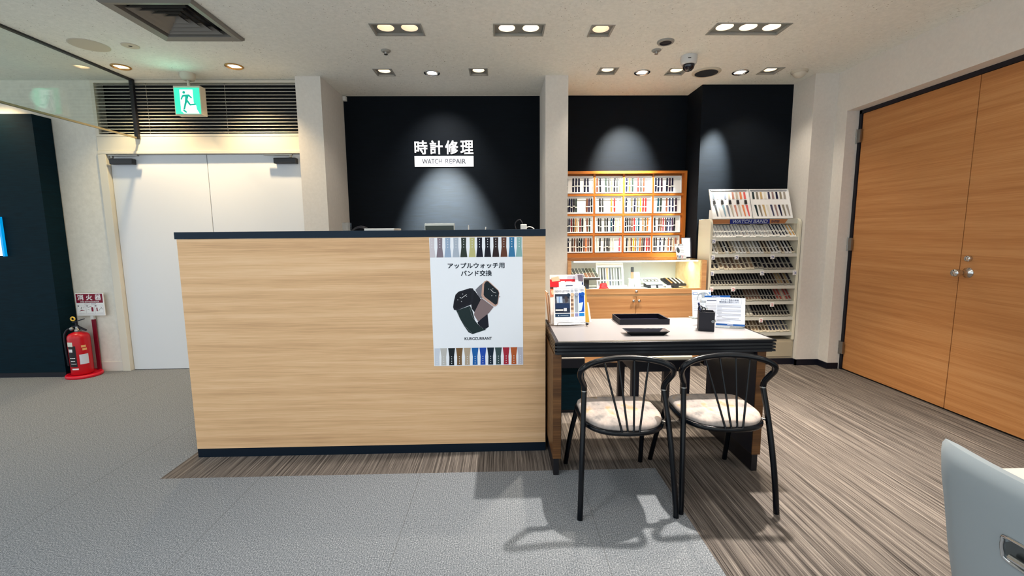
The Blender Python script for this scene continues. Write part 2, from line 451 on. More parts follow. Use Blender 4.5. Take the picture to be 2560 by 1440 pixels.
# ---- louvre above it
lv = thing('louvre_grille', (-2.66, YD, 2.14), 'wide black and silver horizontal louvre grille above the white double doors', 'vent')
w = MB()
w.box(-3.57, -1.70, YD - 0.014, YD + 0.02, 2.59, ZC - 0.004); w.box(-3.57, -1.70, YD - 0.014, YD + 0.02, 2.136, 2.156)
w.box(-3.57, -3.54, YD - 0.014, YD + 0.02, 2.156, 2.59)
w.build('frame', M_CREAMMETAL, lv)
w = MB(); w.box(-3.54, -1.70, YD + 0.085, YD + 0.1, 2.15, 2.6); w.build('back_panel', mat('louvre_black', (4, 4, 14), 0.7), lv)
M_SLAT = mat('louvre_slat_aluminium', (206, 202, 192), 0.4, 0.0)
for i in range(15):
    z = 2.172 + i * 0.0288
    w = MB(); w.hexa([(-3.54, YD - 0.006, z - 0.004), (-1.70, YD - 0.006, z - 0.004), (-1.70, YD + 0.03, z + 0.012), (-3.54, YD + 0.03, z + 0.012),
                      (-3.54, YD - 0.006, z - 0.0005), (-1.70, YD - 0.006, z - 0.0005), (-1.70, YD + 0.03, z + 0.0155), (-3.54, YD + 0.03, z + 0.0155)])
    w.build('slat', M_SLAT, lv)
for x in (-3.1, -2.42):
    w = MB(); w.cyl((x, YD - 0.004, 2.157), (x, YD - 0.004, 2.59), 0.0022, n=6); w.build('tie_rod', M_STEEL, lv)

# ---- hanging glass smoke screen
sg = thing('smoke_barrier_glass', (-3.2, 3.0, 2.118), 'long clear glass smoke screen hanging from the ceiling at far left', 'glass screen')
w = MB(); w.box(-3.204, -3.196, 0.2, 4.125, 2.125, ZC - 0.012); w.build('pane', M_GLASS, sg)
w = MB(); w.box(-3.214, -3.186, 0.2, 4.13, ZC - 0.014, ZC); w.build('ceiling_channel', M_DARKMETAL, sg)
w = MB(); w.box(-3.207, -3.193, 0.2, 4.125, 2.112, 2.126); w.build('bottom_trim', mat('dull_brass_trim', (150, 142, 118), 0.4, 0.7), sg)
w = MB(); w.box(-3.216, -3.184, 4.108, 4.132, 2.112, ZC); w.build('end_post', mat('black_end_post', (8, 9, 20), 0.4), sg)

# ---- big wooden double door on the right (door_2)
d2 = bpy.data.objects.new('door_2', None); COL.objects.link(d2); d2.location = (3.085, 2.9, 0); struct(d2)
w = MB(); w.box(3.075, 3.12, 3.832, 3.86, 0, 2.268); w.box(3.075, 3.12, 1.90, 3.86, 2.238, 2.268); w.box(3.075, 3.12, 1.90, 1.925, 0, 2.268)
w.build('door_frame', mat('black_door_frame', (6, 8, 24), 0.5), d2)
for y0, y1 in ((2.9035, 3.83), (1.927, 2.8985)):
    w = MB(); w.box(3.085, 3.13, y0, y1, 0.012, 2.236); w.build('door_leaf', M_DOORWOOD, d2, bevel=0.002)
for z in (2.053, 1.134, 0.203):
    w = MB()
    w.cyl((3.068, 3.862, z - 0.06), (3.068, 3.862, z - 0.002), 0.013); w.cyl((3.068, 3.862, z + 0.002), (3.068, 3.862, z + 0.06), 0.013)
    w.box(3.06, 3.076, 3.815, 3.862, z - 0.055, z + 0.055)
    w.build('hinge', M_STEEL, d2)
w = MB(); w.lathe([(0.020, 0.0), (0.020, -0.018), (0.016, -0.022), (0.0001, -0.022)], (3.085, 2.843, 1.062), axis='X', n=20)
w.build('deadbolt', M_CHROME, d2)
w = MB(); w.lathe([(0.036, 0.0), (0.034, -0.006), (0.022, -0.014), (0.016, -0.035), (0.018, -0.048), (0.024, -0.062), (0.026, -0.088), (0.022, -0.098), (0.0001, -0.099)], (3.085, 2.843, 0.968), axis='X', n=24)
w.build('door_knob', M_CHROME, d2)

# ---- navy display pillar at the left edge with a lit screen
mp = thing('display_pillar', (-4.6, 4.02, 0), 'tall dark navy box pillar standing at the left edge', 'pillar')
w = MB(); w.box(-5.4, -3.945, 3.975, 4.14, 0.045, 2.29); w.build('body', M_NAVY2, mp)
w = MB(); w.box(-5.4, -3.955, 3.985, 4.14, 0, 0.045); w.build('plinth', M_BLACKBASE, mp)
w = MB(); w.box(-5.1, -4.325, 3.955, 3.975, 1.10, 1.43)
w.build('lit_screen', mat('screen_light', (200, 230, 235), 0.3, emit=((225, 240, 235), 1.1)), mp)
w = MB(); w.box(-4.325, -4.308, 3.953, 3.976, 1.095, 1.435); w.build('screen_edge', mat('screen_blue_edge', (0, 120, 190), 0.3, emit=((0, 150, 220), 0.6)), mp)
# ================================================================== ceiling things
M_LAMP = mat('lamp_glow_warm', (255, 240, 220), 0.5, emit=((255, 236, 212), 9.0))
M_LAMPC = mat('lamp_glow_cool', (240, 248, 255), 0.5, emit=((238, 246, 255), 10.0))
M_CONE = mat('white_reflector', (246, 236, 224), 0.35)
M_FRAMEG = mat('grey_lamp_frame', (150, 150, 144), 0.45)
M_FRAMED = mat('grey_lamp_plate', (128, 130, 126), 0.5)
def rect_lamp(name, x, y, wid, dep, cups, rc, label, grp, glow):
    t = thing(name, (x, y, ZC), label, 'ceiling light', grp)
    f = MB(); a, b_ = wid / 2, dep / 2; e = 0.011
    f.box(x - a, x + a, y - b_, y - b_ + e, ZC - 0.004, ZC + 0.02); f.box(x - a, x + a, y + b_ - e, y + b_, ZC - 0.004, ZC + 0.02)
    f.box(x - a, x - a + e, y - b_ + e, y + b_ - e, ZC - 0.004, ZC + 0.02); f.box(x + a - e, x + a, y - b_ + e, y + b_ - e, ZC - 0.004, ZC + 0.02)
    f.build('trim_frame', M_FRAMEG, t)
    # plate with round openings
    pm = MB(); zp = ZC + 0.012; N = 32
    step = (wid - 2 * e) / cups
    for i in range(cups):
        cx = x - a + e + step * (i + 0.5)
        hx, hy = step / 2, b_ - e
        outer = []; inner = []
        for k in range(N):
            an = 2 * PI * k / N; cx_, sy_ = math.cos(an), math.sin(an)
            s = min(hx / abs(cx_) if abs(cx_) > 1e-6 else 9, hy / abs(sy_) if abs(sy_) > 1e-6 else 9)
            outer.append((cx + cx_ * s, y + sy_ * s, zp)); inner.append((cx + cx_ * rc, y + sy_ * rc, zp))
        pm.rings([outer, inner], 0, False, False, False)
    pm.build('plate', M_FRAMED, t)
    for i in range(cups):
        cx = x - a + e + step * (i + 0.5)
        cm = MB(); cm.lathe([(rc, 0.012), (rc * 0.93, 0.03), (rc * 0.62, 0.075)], (cx, y, ZC), 28, cap0=False, cap1=False)
        rf = cm.build('reflector', M_CONE, t)
        lm = MB(); lm.lathe([(rc * 0.64, 0.074), (rc * 0.64, 0.08)], (cx, y, ZC), 20)
        lm.build('lamp', glow, rf)
    hb = MB(); hb.box(x - a + 0.002, x + a - 0.002, y - b_ + 0.002, y + b_ - 0.002, ZC + 0.085, ZC + 0.09)
    for q in (-1, 1):
        hb.box(x - a + 0.002, x + a - 0.002, y + q * (b_ - 0.004) - 0.001, y + q * (b_ - 0.004) + 0.001, ZC + 0.012, ZC + 0.09)
        hb.box(x + q * (a - 0.004) - 0.001, x + q * (a - 0.004) + 0.001, y - b_, y + b_, ZC + 0.012, ZC + 0.09)
    hb.build('housing', M_FRAMED, t)
    return t
M_LAMPDIM = mat('lamp_glow_soft', (255, 230, 200), 0.5, emit=((255, 226, 196), 5.0))
rl = ['recessed double downlight in the front ceiling row, left of the other double one', 'recessed double downlight in the front ceiling row, above the sign and pillar',
      'recessed single square downlight in the front ceiling row', 'recessed triple downlight in the front ceiling row, near the wooden door']
rn = ['double_downlight', 'double_downlight', 'single_downlight', 'triple_downlight']
for (x, y, wid, k), l, nm in zip(RECT, rl, rn):
    rect_lamp(nm, x, y, wid, 0.178, k, 0.056, l, None, M_LAMPDIM if x < -0.5 or k == 1 else M_LAMP)
sl = ['small square downlight at the left end of the rear ceiling row', 'small square downlight in the rear row right of the round lamp over the sign',
      'small square downlight in the rear row just right of the middle pillar', 'small square downlight in the rear row partly behind the dome camera',
      'small square downlight at the right end of the rear ceiling row']
for (x, y), l in zip(SQ, sl):
    rect_lamp('square_downlight', x, y, 0.158, 0.165, 1, 0.050, l, 'small square downlights', M_LAMP)
def round_lamp(name, x, y, label, grp, glow, tilt, rim=M_CHROME):
    t = thing(name, (x, y, ZC), label, 'ceiling light', grp)
    f = MB(); f.lathe([(0.056, 0.001), (0.068, 0.0), (0.069, -0.005), (0.060, -0.010), (0.053, -0.004), (0.052, 0.002)], (x, y, ZC), 28, cap0=False, cap1=False)
    f.build('trim_ring', rim, t)
    f = MB(); f.lathe([(0.052, 0.0), (0.046, 0.03), (0.036, 0.05), (0.001, 0.052)], (x, y, ZC), 24, cap0=False, cap1=False)
    cup = f.build('reflector', M_CONE, t)
    ax = Vector((tilt[0], tilt[1], -1)).normalized(); c0 = Vector((x, y, ZC + 0.018))
    f = MB(); f.tube([c0 - ax * 0.012, c0 + ax * 0.004, c0 + ax * 0.012], [0.036, 0.041, 0.034], 20)
    f.build('lamp', glow, cup)
    return t
rr = ['round chrome spotlight aimed at the wall sign lettering', 'round chrome spotlight above the watch strap cabinet', 'round chrome spotlight right of the black ceiling speaker']
for (x, y), l in zip(RND, rr): round_lamp('round_spotlight', x, y, l, 'round spotlights along the rear wall', M_LAMPC, (0, 0.35))
M_WARM = mat('lamp_glow_orange', (255, 226, 180), 0.5, emit=((255, 222, 170), 14.0))
round_lamp('round_downlight', *WARM[0], 'warm round downlight right of the exit sign', 'warm round downlights by the louvre', M_WARM, (0, 0.1), mat('brass_ring', (190, 150, 96), 0.35, 0.9))
round_lamp('round_downlight', *WARM[1], 'warm round downlight beside the hanging glass, left of the exit sign', 'warm round downlights by the louvre', M_WARM, (0, 0.1), MATS['brass_ring'])
# their light
WARMC = (1.0, 0.88, 0.72)
spot('lamp_light', (-0.572, 3.975, ZC - 0.02), (-0.54, 4.60, 1.15), 3000, 45, 1.0, (1.0, 0.97, 0.84), 0.03)
spot('lamp_light', (-0.572, 3.975, ZC - 0.02), (-0.565, 4.60, 1.95), 36, 74, 1.0, (1.0, 0.98, 0.92), 0.03)
spot('lamp_light', (1.225, 3.965, ZC - 0.02), (1.25, 4.60, 1.35), 110, 60, 1.0, (1.0, 0.95, 0.86), 0.03)
spot('lamp_light', (1.225, 3.965, ZC - 0.02), (1.25, 4.60, 1.95), 420, 46, 1.0, (1.0, 0.96, 0.84), 0.03)
spot('lamp_light', (2.075, 3.96, ZC - 0.02), (1.99, 4.275, 1.84), 680, 32, 1.0, (1.0, 0.99, 0.88), 0.03)
for (x, y), pw in zip(SQ, (10, 10, 18, 18, 18)):
    spot('lamp_light', (x, y, ZC - 0.01), (x, y + 0.02, 0), pw, 105, 0.8, WARMC, 0.04)
for (x, y, wid, k), pw in zip(RECT, (18, 30, 110, 190)):
    for i in range(k):
        cx = x - wid / 2 + wid / k * (i + 0.5)
        spot('lamp_light', (cx, y, ZC - 0.01), (cx, y - 0.1, 0), pw / k, 72, 0.5, WARMC, 0.03)
for (x, y) in WARM + [(-4.35, 3.86)]:
    spot('lamp_light', (x, y, ZC - 0.02), (x + 0.02, y + 0.12, 0), 48, 110, 0.8, (1.0, 0.74, 0.42), 0.03)

# diffuser
t = thing('air_diffuser', (DIFF[0], DIFF[1], ZC), 'large square grey air diffuser with stepped cones in the ceiling', 'vent')
M_DIFF = mat('diffuser_grey', (124, 120, 114), 0.5)
M_DIFFB = mat('diffuser_black', (10, 12, 26), 0.7)
def sqring(mb, cx, cy, prof, mi=0):
    rr = [[(cx - h, cy - h, z), (cx + h, cy - h, z), (cx + h, cy + h, z), (cx - h, cy + h, z)] for h, z in prof]
    mb.rings(rr, mi, False, False, False)
x, y, a = DIFF
w = MB(); sqring(w, x, y, [(a, ZC), (a, ZC - 0.012), (a - 0.012, ZC - 0.022), (a - 0.055, ZC - 0.012), (a - 0.057, ZC + 0.03)]); w.build('outer_frame', M_DIFF, t)
for k, h in enumerate((0.178, 0.134, 0.090, 0.046)):
    w = MB(); sqring(w, x, y, [(h, ZC - 0.006 + k * 0.004), (h - 0.004, ZC - 0.004 + k * 0.004), (h - 0.030, ZC + 0.024 + k * 0.003), (h - 0.034, ZC + 0.026 + k * 0.003), (h, ZC - 0.010 + k * 0.004)])
    w.build('inner_cone', M_DIFF, t)
w = MB(); w.box(x - a + 0.05, x + a - 0.05, y - a + 0.05, y + a - 0.05, ZC + 0.05, ZC + 0.06)
w.build('dark_plenum', M_DIFFB, t)
w = MB()
for sx, sy in ((1, 0), (-1, 0), (0, 1), (0, -1)):
    w.box(x + sx * (a - 0.054) - (0.001 if sx else a - 0.054), x + sx * (a - 0.054) + (0.001 if sx else a - 0.054), y + sy * (a - 0.054) - (0.001 if sy else a - 0.054), y + sy * (a - 0.054) + (0.001 if sy else a - 0.054), ZC, ZC + 0.06)
w.build('plenum_side', M_DIFFB, t)

def ceil_disc(name, x, y, r, label, cat, m1, m2, r2=None, drop=0.012):
    t = thing(name, (x, y, ZC), label, cat)
    w = MB(); w.lathe([(r, 0), (r, -drop * 0.5), (r * 0.92, -drop), (r * 0.8, -drop)], (x, y, ZC), 32, cap1=not r2); w.build('rim', m1, t)
    if r2:
        w = MB(); w.lathe([(r2, -drop * 0.98), (r2 * 0.98, -drop * 0.6), (r2 * 0.6, -drop * 0.5), (0.001, -drop * 0.5)], (x, y, ZC), 32, cap0=False); w.build('grille', m2, t)
        w = MB(); w.lathe([(r * 0.8, -drop), (r2, -drop * 0.98)], (x, y, ZC), 32, cap0=False, cap1=False); w.build('lip', m1, t)
    return t
M_CREAMC = mat('ceiling_cream_plastic', (196, 190, 174), 0.5)
M_SPK = mat('speaker_mesh', (30, 36, 44), 0.7)
ceil_disc('ceiling_speaker', 1.778, 3.953, 0.118, 'black round ceiling speaker behind the dome camera', 'speaker', M_CREAMC, M_SPK, 0.098)
ceil_disc('dark_downlight', 1.20, 3.348, 0.060, 'small dark round unlit downlight left of the dome camera', 'ceiling light', M_FRAMEG, M_DIFFB, 0.042)
ceil_disc('ceiling_cover', -2.925, 3.42, 0.118, 'large flat round blank cover in the ceiling left of the diffuser', 'cover', M_CREAMC, M_CREAMC, None, 0.004)
ceil_disc('ceiling_sensor', -2.645, 3.43, 0.055, 'small flat round cover in the ceiling beside the larger blank cover', 'cover', M_CREAMC, M_DIFFB, 0.012, 0.004)
for x, y, l in ((-0.843, 3.51, 'small round ceiling sprinkler near the double downlight above the counter'), (1.187, 3.50, 'small round ceiling sprinkler beside the dark unlit downlight')):
    t = thing('sprinkler', (x, y, ZC), l, 'sprinkler', 'ceiling sprinklers')
    w = MB(); w.lathe([(0.036, 0), (0.036, -0.004), (0.026, -0.012)], (x, y, ZC), 24); w.build('flange', M_FRAMEG, t)
    w = MB(); w.cyl((x, y, ZC - 0.012), (x, y, ZC - 0.026), 0.012, 0.009); w.lathe([(0.014, -0.026), (0.014, -0.029)], (x, y, ZC), 12); w.build('nozzle', M_STEEL, t)
# dome camera
t = thing('dome_camera', (1.483, 3.615, ZC), 'white dome security camera hanging from the ceiling', 'camera')
x, y = 1.483, 3.615
w = MB(); w.lathe([(0.062, 0), (0.064, -0.02), (0.060, -0.05), (0.054, -0.062), (0.046, -0.064)], (x, y, ZC), 28); w.build('housing', mat('camera_white', (206, 208, 208), 0.4), t)
w = MB(); w.lathe([(0.045, -0.062), (0.045, -0.075), (0.038, -0.094), (0.024, -0.107), (0.010, -0.112), (0.001, -0.113)], (x, y, ZC), 24, cap0=False); w.build('lens_dome', mat('smoked_dome', (8, 10, 30), 0.08, spec=0.8), t)
w = MB(); w.box(x - 0.030, x - 0.008, y - 0.0645, y - 0.06, ZC - 0.036, ZC - 0.031); w.build('printed_mark', M_DARKMETAL, t)
# motion sensor at right
t = thing('motion_sensor', (2.575, 3.93, ZC), 'cream dome motion sensor in the ceiling corner by the right pillar', 'sensor')
w = MB(); w.lathe([(0.066, 0), (0.066, -0.012), (0.058, -0.02)], (2.575, 3.93, ZC), 28); w.build('base', M_CREAMC, t)
w = MB(); w.lathe([(0.054, -0.018), (0.048, -0.036), (0.030, -0.052), (0.001, -0.058)], (2.575, 3.93, ZC), 24, cap0=False); w.build('lens', mat('sensor_lens', (205, 200, 186), 0.3), t)

# ---- exit sign
t = thing('exit_sign', (-2.66, 3.95, ZC), 'green lit emergency exit sign with running man hanging before the louvre', 'sign')
M_SIGNB = mat('exit_box_cream', (206, 200, 186), 0.5)
w = MB(); w.lathe([(0.058, 0), (0.056, -0.03), (0.046, -0.052), (0.03, -0.058)], (-2.625, 3.985, ZC), 24); w.build('ceiling_mount', M_SIGNB, t)
w = MB(); w.cyl((-2.625, 3.985, ZC - 0.055), (-2.625, 3.985, 2.50), 0.011); w.build('stem', M_SIGNB, t)
x0, x1, y0, z0, z1 = -2.735, -2.512, 3.95, 2.272, 2.508
w = MB(); w.box(x0, x1 , y0 + 0.002, y0 + 0.075, z0, z1); w.build('case', M_SIGNB, t, bevel=0.004)
M_EXG = mat('exit_green_light', (30, 200, 140), 0.4, emit=((50, 214, 158), 1.0))
M_EXW = mat('exit_white_light', (230, 250, 240), 0.4, emit=((226, 246, 238), 0.95))
M_EXD = mat('exit_figure_green', (0, 150, 130), 0.4, emit=((0, 150, 128), 0.7))
w = MB(); w.box(x0 + 0.008, x1 - 0.008, y0 - 0.001, y0 + 0.003, z0 + 0.008, z1 - 0.018); face = w.build('lit_face', M_EXG, t)
sh = Sheet((x0 + 0.008, y0 - 0.001, z1 - 0.018), (1, 0, 0), (0, 0, -1), 0.0006)
fw, fh = x1 - x0 - 0.016, z1 - z0 - 0.026
def E_(pts, mi, k): sh.poly([(a * fw / 190.0, b * fh / 195.0) for a, b in pts], mi, k)
E_([(42, 14), (142, 14), (142, 110), (148, 122), (160, 135), (162, 160), (180, 194), (62, 194), (50, 180), (42, 176)], 0, 1)
sh.disc(74 * fw / 190, 35 * fh / 195, 0.0115, 1, 2)
E_([(68, 52), (112, 50), (134, 74), (127, 82), (108, 64), (98, 90), (118, 122), (156, 118), (156, 130), (112, 134), (92, 108), (80, 140), (72, 164), (60, 160), (76, 104), (82, 66), (66, 68), (54, 92), (45, 86), (58, 58)], 1, 2)
E_([(62, 160), (86, 180), (80, 190), (56, 172)], 1, 2)
sh.build('running_man', [M_EXW, M_EXD], face)
spot('sign_light', (-2.62, 3.93, 2.40), (-2.62, 3.0, 2.9), 1.2, 150, 1.0, (0.3, 1.0, 0.7), 0.08)

# ================================================================== counter and poster
YC = 2.431
t = thing('reception_counter', (-0.75, YC + 0.2, 0), 'long pale oak reception counter with navy top and base', 'counter')
w = MB(); w.box(-1.741, 0.2425, YC, YC + 0.03, 0.052, 1.237); w.box(-1.741, -1.712, YC + 0.03, YC + 0.42, 0.052, 1.237); w.box(0.2125, 0.2425, YC + 0.03, YC + 0.42, 0.052, 1.237)
w.build('body', M_OAK, t)
w = MB(); w.box(-1.750, 0.2435, YC - 0.004, YC + 0.165, 1.2375, 1.2745); w.build('countertop', M_COUNTERTOP, t, bevel=0.0015)
w = MB(); w.box(-1.740, 0.243, YC + 0.0008, YC + 0.40, 0, 0.052); w.build('kick_plate', mat('navy_kick_plate', (6, 22, 36), 0.55, spec=0.25), t)
w = MB(); w.box(-1.71, 0.21, YC + 0.05, YC + 0.42, 1.0, 1.03); w.build('inner_shelf', M_OAK, t)

# poster
PX0, PX1, PZ0, PZ1 = -0.391, 0.1165, 0.515, 1.234
t = thing('watch_band_poster', (-0.137, YC, PZ0), 'large poster of two watches and coloured straps on the oak counter front', 'poster')
w = MB(); w.hexa([(-0.385, YC - 0.0022, PZ0), (PX1, YC - 0.0022, PZ0), (PX1, YC - 0.0004, PZ0), (-0.385, YC - 0.0004, PZ0), (PX0, YC - 0.0022, PZ1), (PX1, YC - 0.0022, PZ1), (PX1, YC - 0.0004, PZ1), (PX0, YC - 0.0004, PZ1)])
w.build('paper', mat('poster_paper', (240, 245, 253), 0.5, spec=0.3), t)
PW, PH = PX1 - PX0, PZ1 - PZ0
def PP(x, y):   # picture of the poster: measured position -> metres
    vv = (y - 125) / 1213.0
    xl = 90 + 35 * vv; xr = 971 + 4 * vv
    return (0.006 * vv + (PW - 0.006 * vv) * (x - xl) / (xr - xl), vv * PH)
PM = []
def pm(rgb):
    PM.append(mat('print_%d_%d_%d' % rgb, rgb, 0.5, spec=0.3)); return len(PM) - 1
def pmi(rgb):
    nm = 'print_%d_%d_%d' % rgb
    for i, q in enumerate(PM):
        if q.name.startswith(nm): return i
    return pm(rgb)
def sheet(lift=0.00035): return Sheet((PX0, YC - 0.0022, PZ1), (1, 0, 0), (0, 0, -1), lift)
top = [(206, 200, 208), (128, 116, 128), (150, 172, 200), (172, 184, 200), (44, 54, 48), (190, 186, 128), (8, 10, 34), (10, 12, 30), (40, 24, 26), (96, 54, 38), (52, 120, 168), (136, 178, 178)]
tx = [115, 190, 265, 342, 415, 495, 565, 641, 718, 795, 870, 940]
bot = [(206, 214, 228), (190, 190, 188), (20, 30, 36), (120, 90, 56), (178, 162, 142), (24, 96, 170), (30, 76, 176), (16, 34, 52), (56, 76, 78), (166, 36, 56), (182, 90, 44), (190, 190, 204)]
bx = [152, 217, 292, 366, 441, 515, 590, 664, 738, 812, 886, 950]
for nm, cols, cxs, isb in (('top_strap_print', top, tx, 0), ('bottom_strap_print', bot, bx, 1)):
    PM.clear(); sh = sheet(); wh = pmi((226, 230, 236)); bg = pmi((222, 224, 232))
    for col, cx in zip(cols, cxs):
        k = pmi(col)
        if not isb:
            pts = [(cx - 24, 128), (cx - 22, 215), (cx - 33, 308), (cx + 33, 308), (cx + 22, 215), (cx + 24, 128)]; ho = (145, 167, 190, 214)
        else:
            pts = [(cx - 33, 1165), (cx - 22, 1250), (cx - 24, 1332), (cx + 24, 1332), (cx + 22, 1250), (cx + 33, 1165)]; ho = (1249, 1270, 1292, 1313)
        xl, xr = (95, 969) if not isb else (130, 972)
        sh.poly([PP(min(max(a, xl), xr), b_) for a, b_ in pts], k, 1)
        for hz in ho:
            if xl < cx < xr: q = PP(cx, hz); sh.disc(q[0], q[1], 0.0026, wh, 2, 8)
    sh.build(nm, list(PM), t)
PM.clear(); sh = sheet(); ink = pmi((20, 32, 48))
for s, (x0, y0, x1, y1), bo in (('アップルウォッチ用', (262, 360, 800, 412), 0.025), ('バンド交換', (386, 430, 680, 484), 0.025), ('KURO', (416, 1062, 518, 1090), 0.03), ('CURRANT', (514, 1062, 676, 1090), 0.03)):
    a = PP(x0, y0); c_ = PP(x1, y1); sh.text(s, a[0], a[1], c_[0] - a[0], c_[1] - a[1], ink, 1, bo)
sh.build('poster_lettering', list(PM), t)
PM.clear(); sh = sheet(); 
blk, dk, grn, gry, tau, rose, scr, whi, inn, sil = [pmi(q) for q in ((22, 24, 36), (12, 14, 26), (24, 42, 44), (120, 120, 130), (130, 112, 114), (196, 160, 146), (16, 28, 36), (220, 222, 226), (14, 18, 34), (170, 172, 178))]
def PO(pts, mi, k): sh.poly([PP(*q) for q in pts], mi, k)
PO([(522, 612), (560, 575), (592, 550), (588, 690), (560, 690)], gry, 1)
PO([(500, 612), (520, 625), (575, 705), (568, 760), (512, 822), (486, 790), (480, 740)], dk, 2)
PO([(540, 920), (636, 835), (648, 965), (602, 994), (560, 980)], inn, 2)
PO([(340, 806), (470, 762), (494, 815), (515, 900), (560, 960), (622, 992), (565, 1010), (494, 1032), (455, 1015), (410, 950), (372, 880)], grn, 3)
PO([(580, 690), (694, 776), (650, 832), (600, 870), (545, 912), (508, 850), (512, 822)], tau, 4)
PO([(588, 560), (606, 535), (630, 524), (650, 532), (740, 618), (750, 645), (736, 748), (715, 770), (694, 770), (590, 690), (578, 668)], rose, 5)
PO([(606, 560), (622, 536), (640, 532), (738, 622), (746, 645), (730, 744), (712, 756), (612, 680), (600, 660)], scr, 6)
PO([(310, 772), (318, 715), (334, 655), (362, 628), (470, 596), (498, 598), (512, 625), (500, 720), (478, 752), (345, 804), (318, 798)], blk, 5)
PO([(322, 765), (330, 705), (345, 660), (368, 640), (470, 612), (486, 622), (478, 715), (462, 738), (345, 785)], dk, 6)
def PL(x0, y0, x1, y1, wd, mi, k):
    a = PP(x0, y0); c_ = PP(x1, y1); sh.line(a[0], a[1], c_[0], c_[1], wd, mi, k)
PL(390, 690, 440, 654, 0.0024, whi, 7); PL(392, 690, 374, 680, 0.0024, whi, 7)
PL(690, 634, 718, 644, 0.0024, whi, 7); PL(690, 634, 668, 610, 0.0024, whi, 7)
for a, c_ in ((402, 650), (355, 704), (390, 720), (438, 672), (648, 606), (688, 604), (678, 668), (716, 670)): q = PP(a, c_); sh.disc(q[0], q[1], 0.0028, sil, 7, 8)
for k in range(16):   # stitching
    u = k / 16.0; q0 = Vector((352, 822)).lerp(Vector((492, 1024)), u); bend = -22 * math.sin(PI * u)
    PL(q0.x + bend, q0.y - bend * 0.2, q0.x + bend + 5, q0.y - bend * 0.2 + 8, 0.0012, sil, 4)
    q0 = Vector((468, 786)).lerp(Vector((598, 984)), u); bend = -26 * math.sin(PI * u)
    PL(q0.x + bend, q0.y - bend * 0.2, q0.x + bend + 5, q0.y - bend * 0.2 + 8, 0.0012, sil, 4)
q = PP(752, 680); sh.disc(q[0], q[1], 0.004, sil, 5, 8)
sh.build('watch_picture', list(PM), t)

# ================================================================== wall lettering
t = thing('wall_sign', (-0.565, 4.61, 1.929), 'white raised shop lettering with a white name bar on the navy wall', 'sign')
M_SIGNW = mat('sign_white_acrylic', (240, 240, 246), 0.5, spec=0.2)
cw = (0.859 - 0.268) / 4.0
for i, ch in enumerate('時計修理'):
    w = MB(); put_text(w, ch, (-0.859 + i * 0.1535, 4.609, 2.052), (1, 0, 0), (0, 0, 1), 0.130, 0.134, 0, 0.022, thick=0.010)
    w.build('raised_character', M_SIGNW, t)
w = MB(); w.box(-0.862, -0.269, 4.600, 4.6095, 1.929, 2.035); bar = w.build('name_bar', M_SIGNW, t)
for wd_, x0, ww in (('WATCH', -0.787, 0.200), ('REPAIR', -0.552, 0.205)):
    w = MB(); put_text(w, wd_, (x0, 4.5992, 1.958), (1, 0, 0), (0, 0, 1), ww, 0.048, 0, 0.012)
    w.build('printed_word', mat('bar_grey_lettering', (72, 74, 86), 0.6, spec=0.1), bar)
w = MB(); w.box(-1.540, -1.508, 4.575, 4.61, 2.565, 2.605); w.build('wall_switch', M_WHITEPL); tag(bpy.data.objects['wall_switch'], 'tiny white box in the top left corner of the navy wall', 'switch')
# ================================================================== watch strap cabinet on the back wall
CY0, CY1 = 4.50, 4.60
t = thing('strap_cabinet', (1.27, 4.55, 1.005), 'shallow wooden wall cabinet holding sixteen white strap trays', 'cabinet')
w = MB()
w.box(0.622, 1.875, CY0, CY1, 1.84, 1.864); w.build('top_board', M_CABWOOD, t)
w = MB(); w.box(1.851, 1.875, CY0, CY1, 1.045, 1.84); w.build('side_board', M_CABWOODV, t)
w = MB(); w.box(0.603, 1.884, CY0 - 0.03, CY1, 1.0045, 1.045); w.build('bottom_board', M_CABWOOD, t)
w = MB(); w.box(0.622, 1.851, 4.575, CY1, 1.045, 1.84); w.build('back_panel', M_CABWOOD, t)
TX = [(0.657, 0.934), (0.957, 1.232), (1.255, 1.533), (1.552, 1.831)]
TZ = [(1.648, 1.819), (1.447, 1.620), (1.252, 1.422), (1.053, 1.220)]
for k, z in enumerate((1.634, 1.435, 1.237)):
    w = MB(); w.box(0.622, 1.851, 4.522, 4.5745, z - 0.0115, z + 0.0115); w.build('shelf_rail', M_CABWOOD, t)
for x in (0.9455, 1.2435, 1.5425):
    w = MB(); w.box(x - 0.009, x + 0.009, 4.523, 4.5745, 1.045, 1.84); w.build('divider', M_CABWOODV, t)
w = MB(); w.box(1.833, 1.851, 4.535, 4.576, 1.045, 1.84); w.build('divider', M_CABWOODV, t)
def tray(name, x0, x1, z0, z1, y, label, grp, tiltdy=0.02, m=M_WHITE):
    """white display tray leaning slightly back; returns (object, mapper)"""
    o = thing(name, ((x0 + x1) / 2, y, z0), label, 'display tray', grp)
    def Q(a, c, d=0.0):      # a across 0..1, c up 0..1, d towards the viewer
        return (x0 + (x1 - x0) * a, y + tiltdy * c - d, z0 + (z1 - z0) * c)
    w = MB(); w.hexa([Q(0, 0, 0), Q(1, 0, 0), Q(1, 0, -0.006), Q(0, 0, -0.006), Q(0, 1, 0), Q(1, 1, 0), Q(1, 1, -0.006), Q(0, 1, -0.006)]); w.build('backing', m, o)
    w = MB(); e = 0.006 / (x1 - x0); g = 0.006 / (z1 - z0)
    for a0, a1, c0, c1 in ((0, 1, 0, g), (0, 1, 1 - g, 1), (0, e, g, 1 - g), (1 - e, 1, g, 1 - g)):
        w.hexa([Q(a0, c0, 0.010), Q(a1, c0, 0.010), Q(a1, c0, 0), Q(a0, c0, 0), Q(a0, c1, 0.010), Q(a1, c1, 0.010), Q(a1, c1, 0), Q(a0, c1, 0)])
    w.build('rim', m, o)
    return o, Q
CN = {}
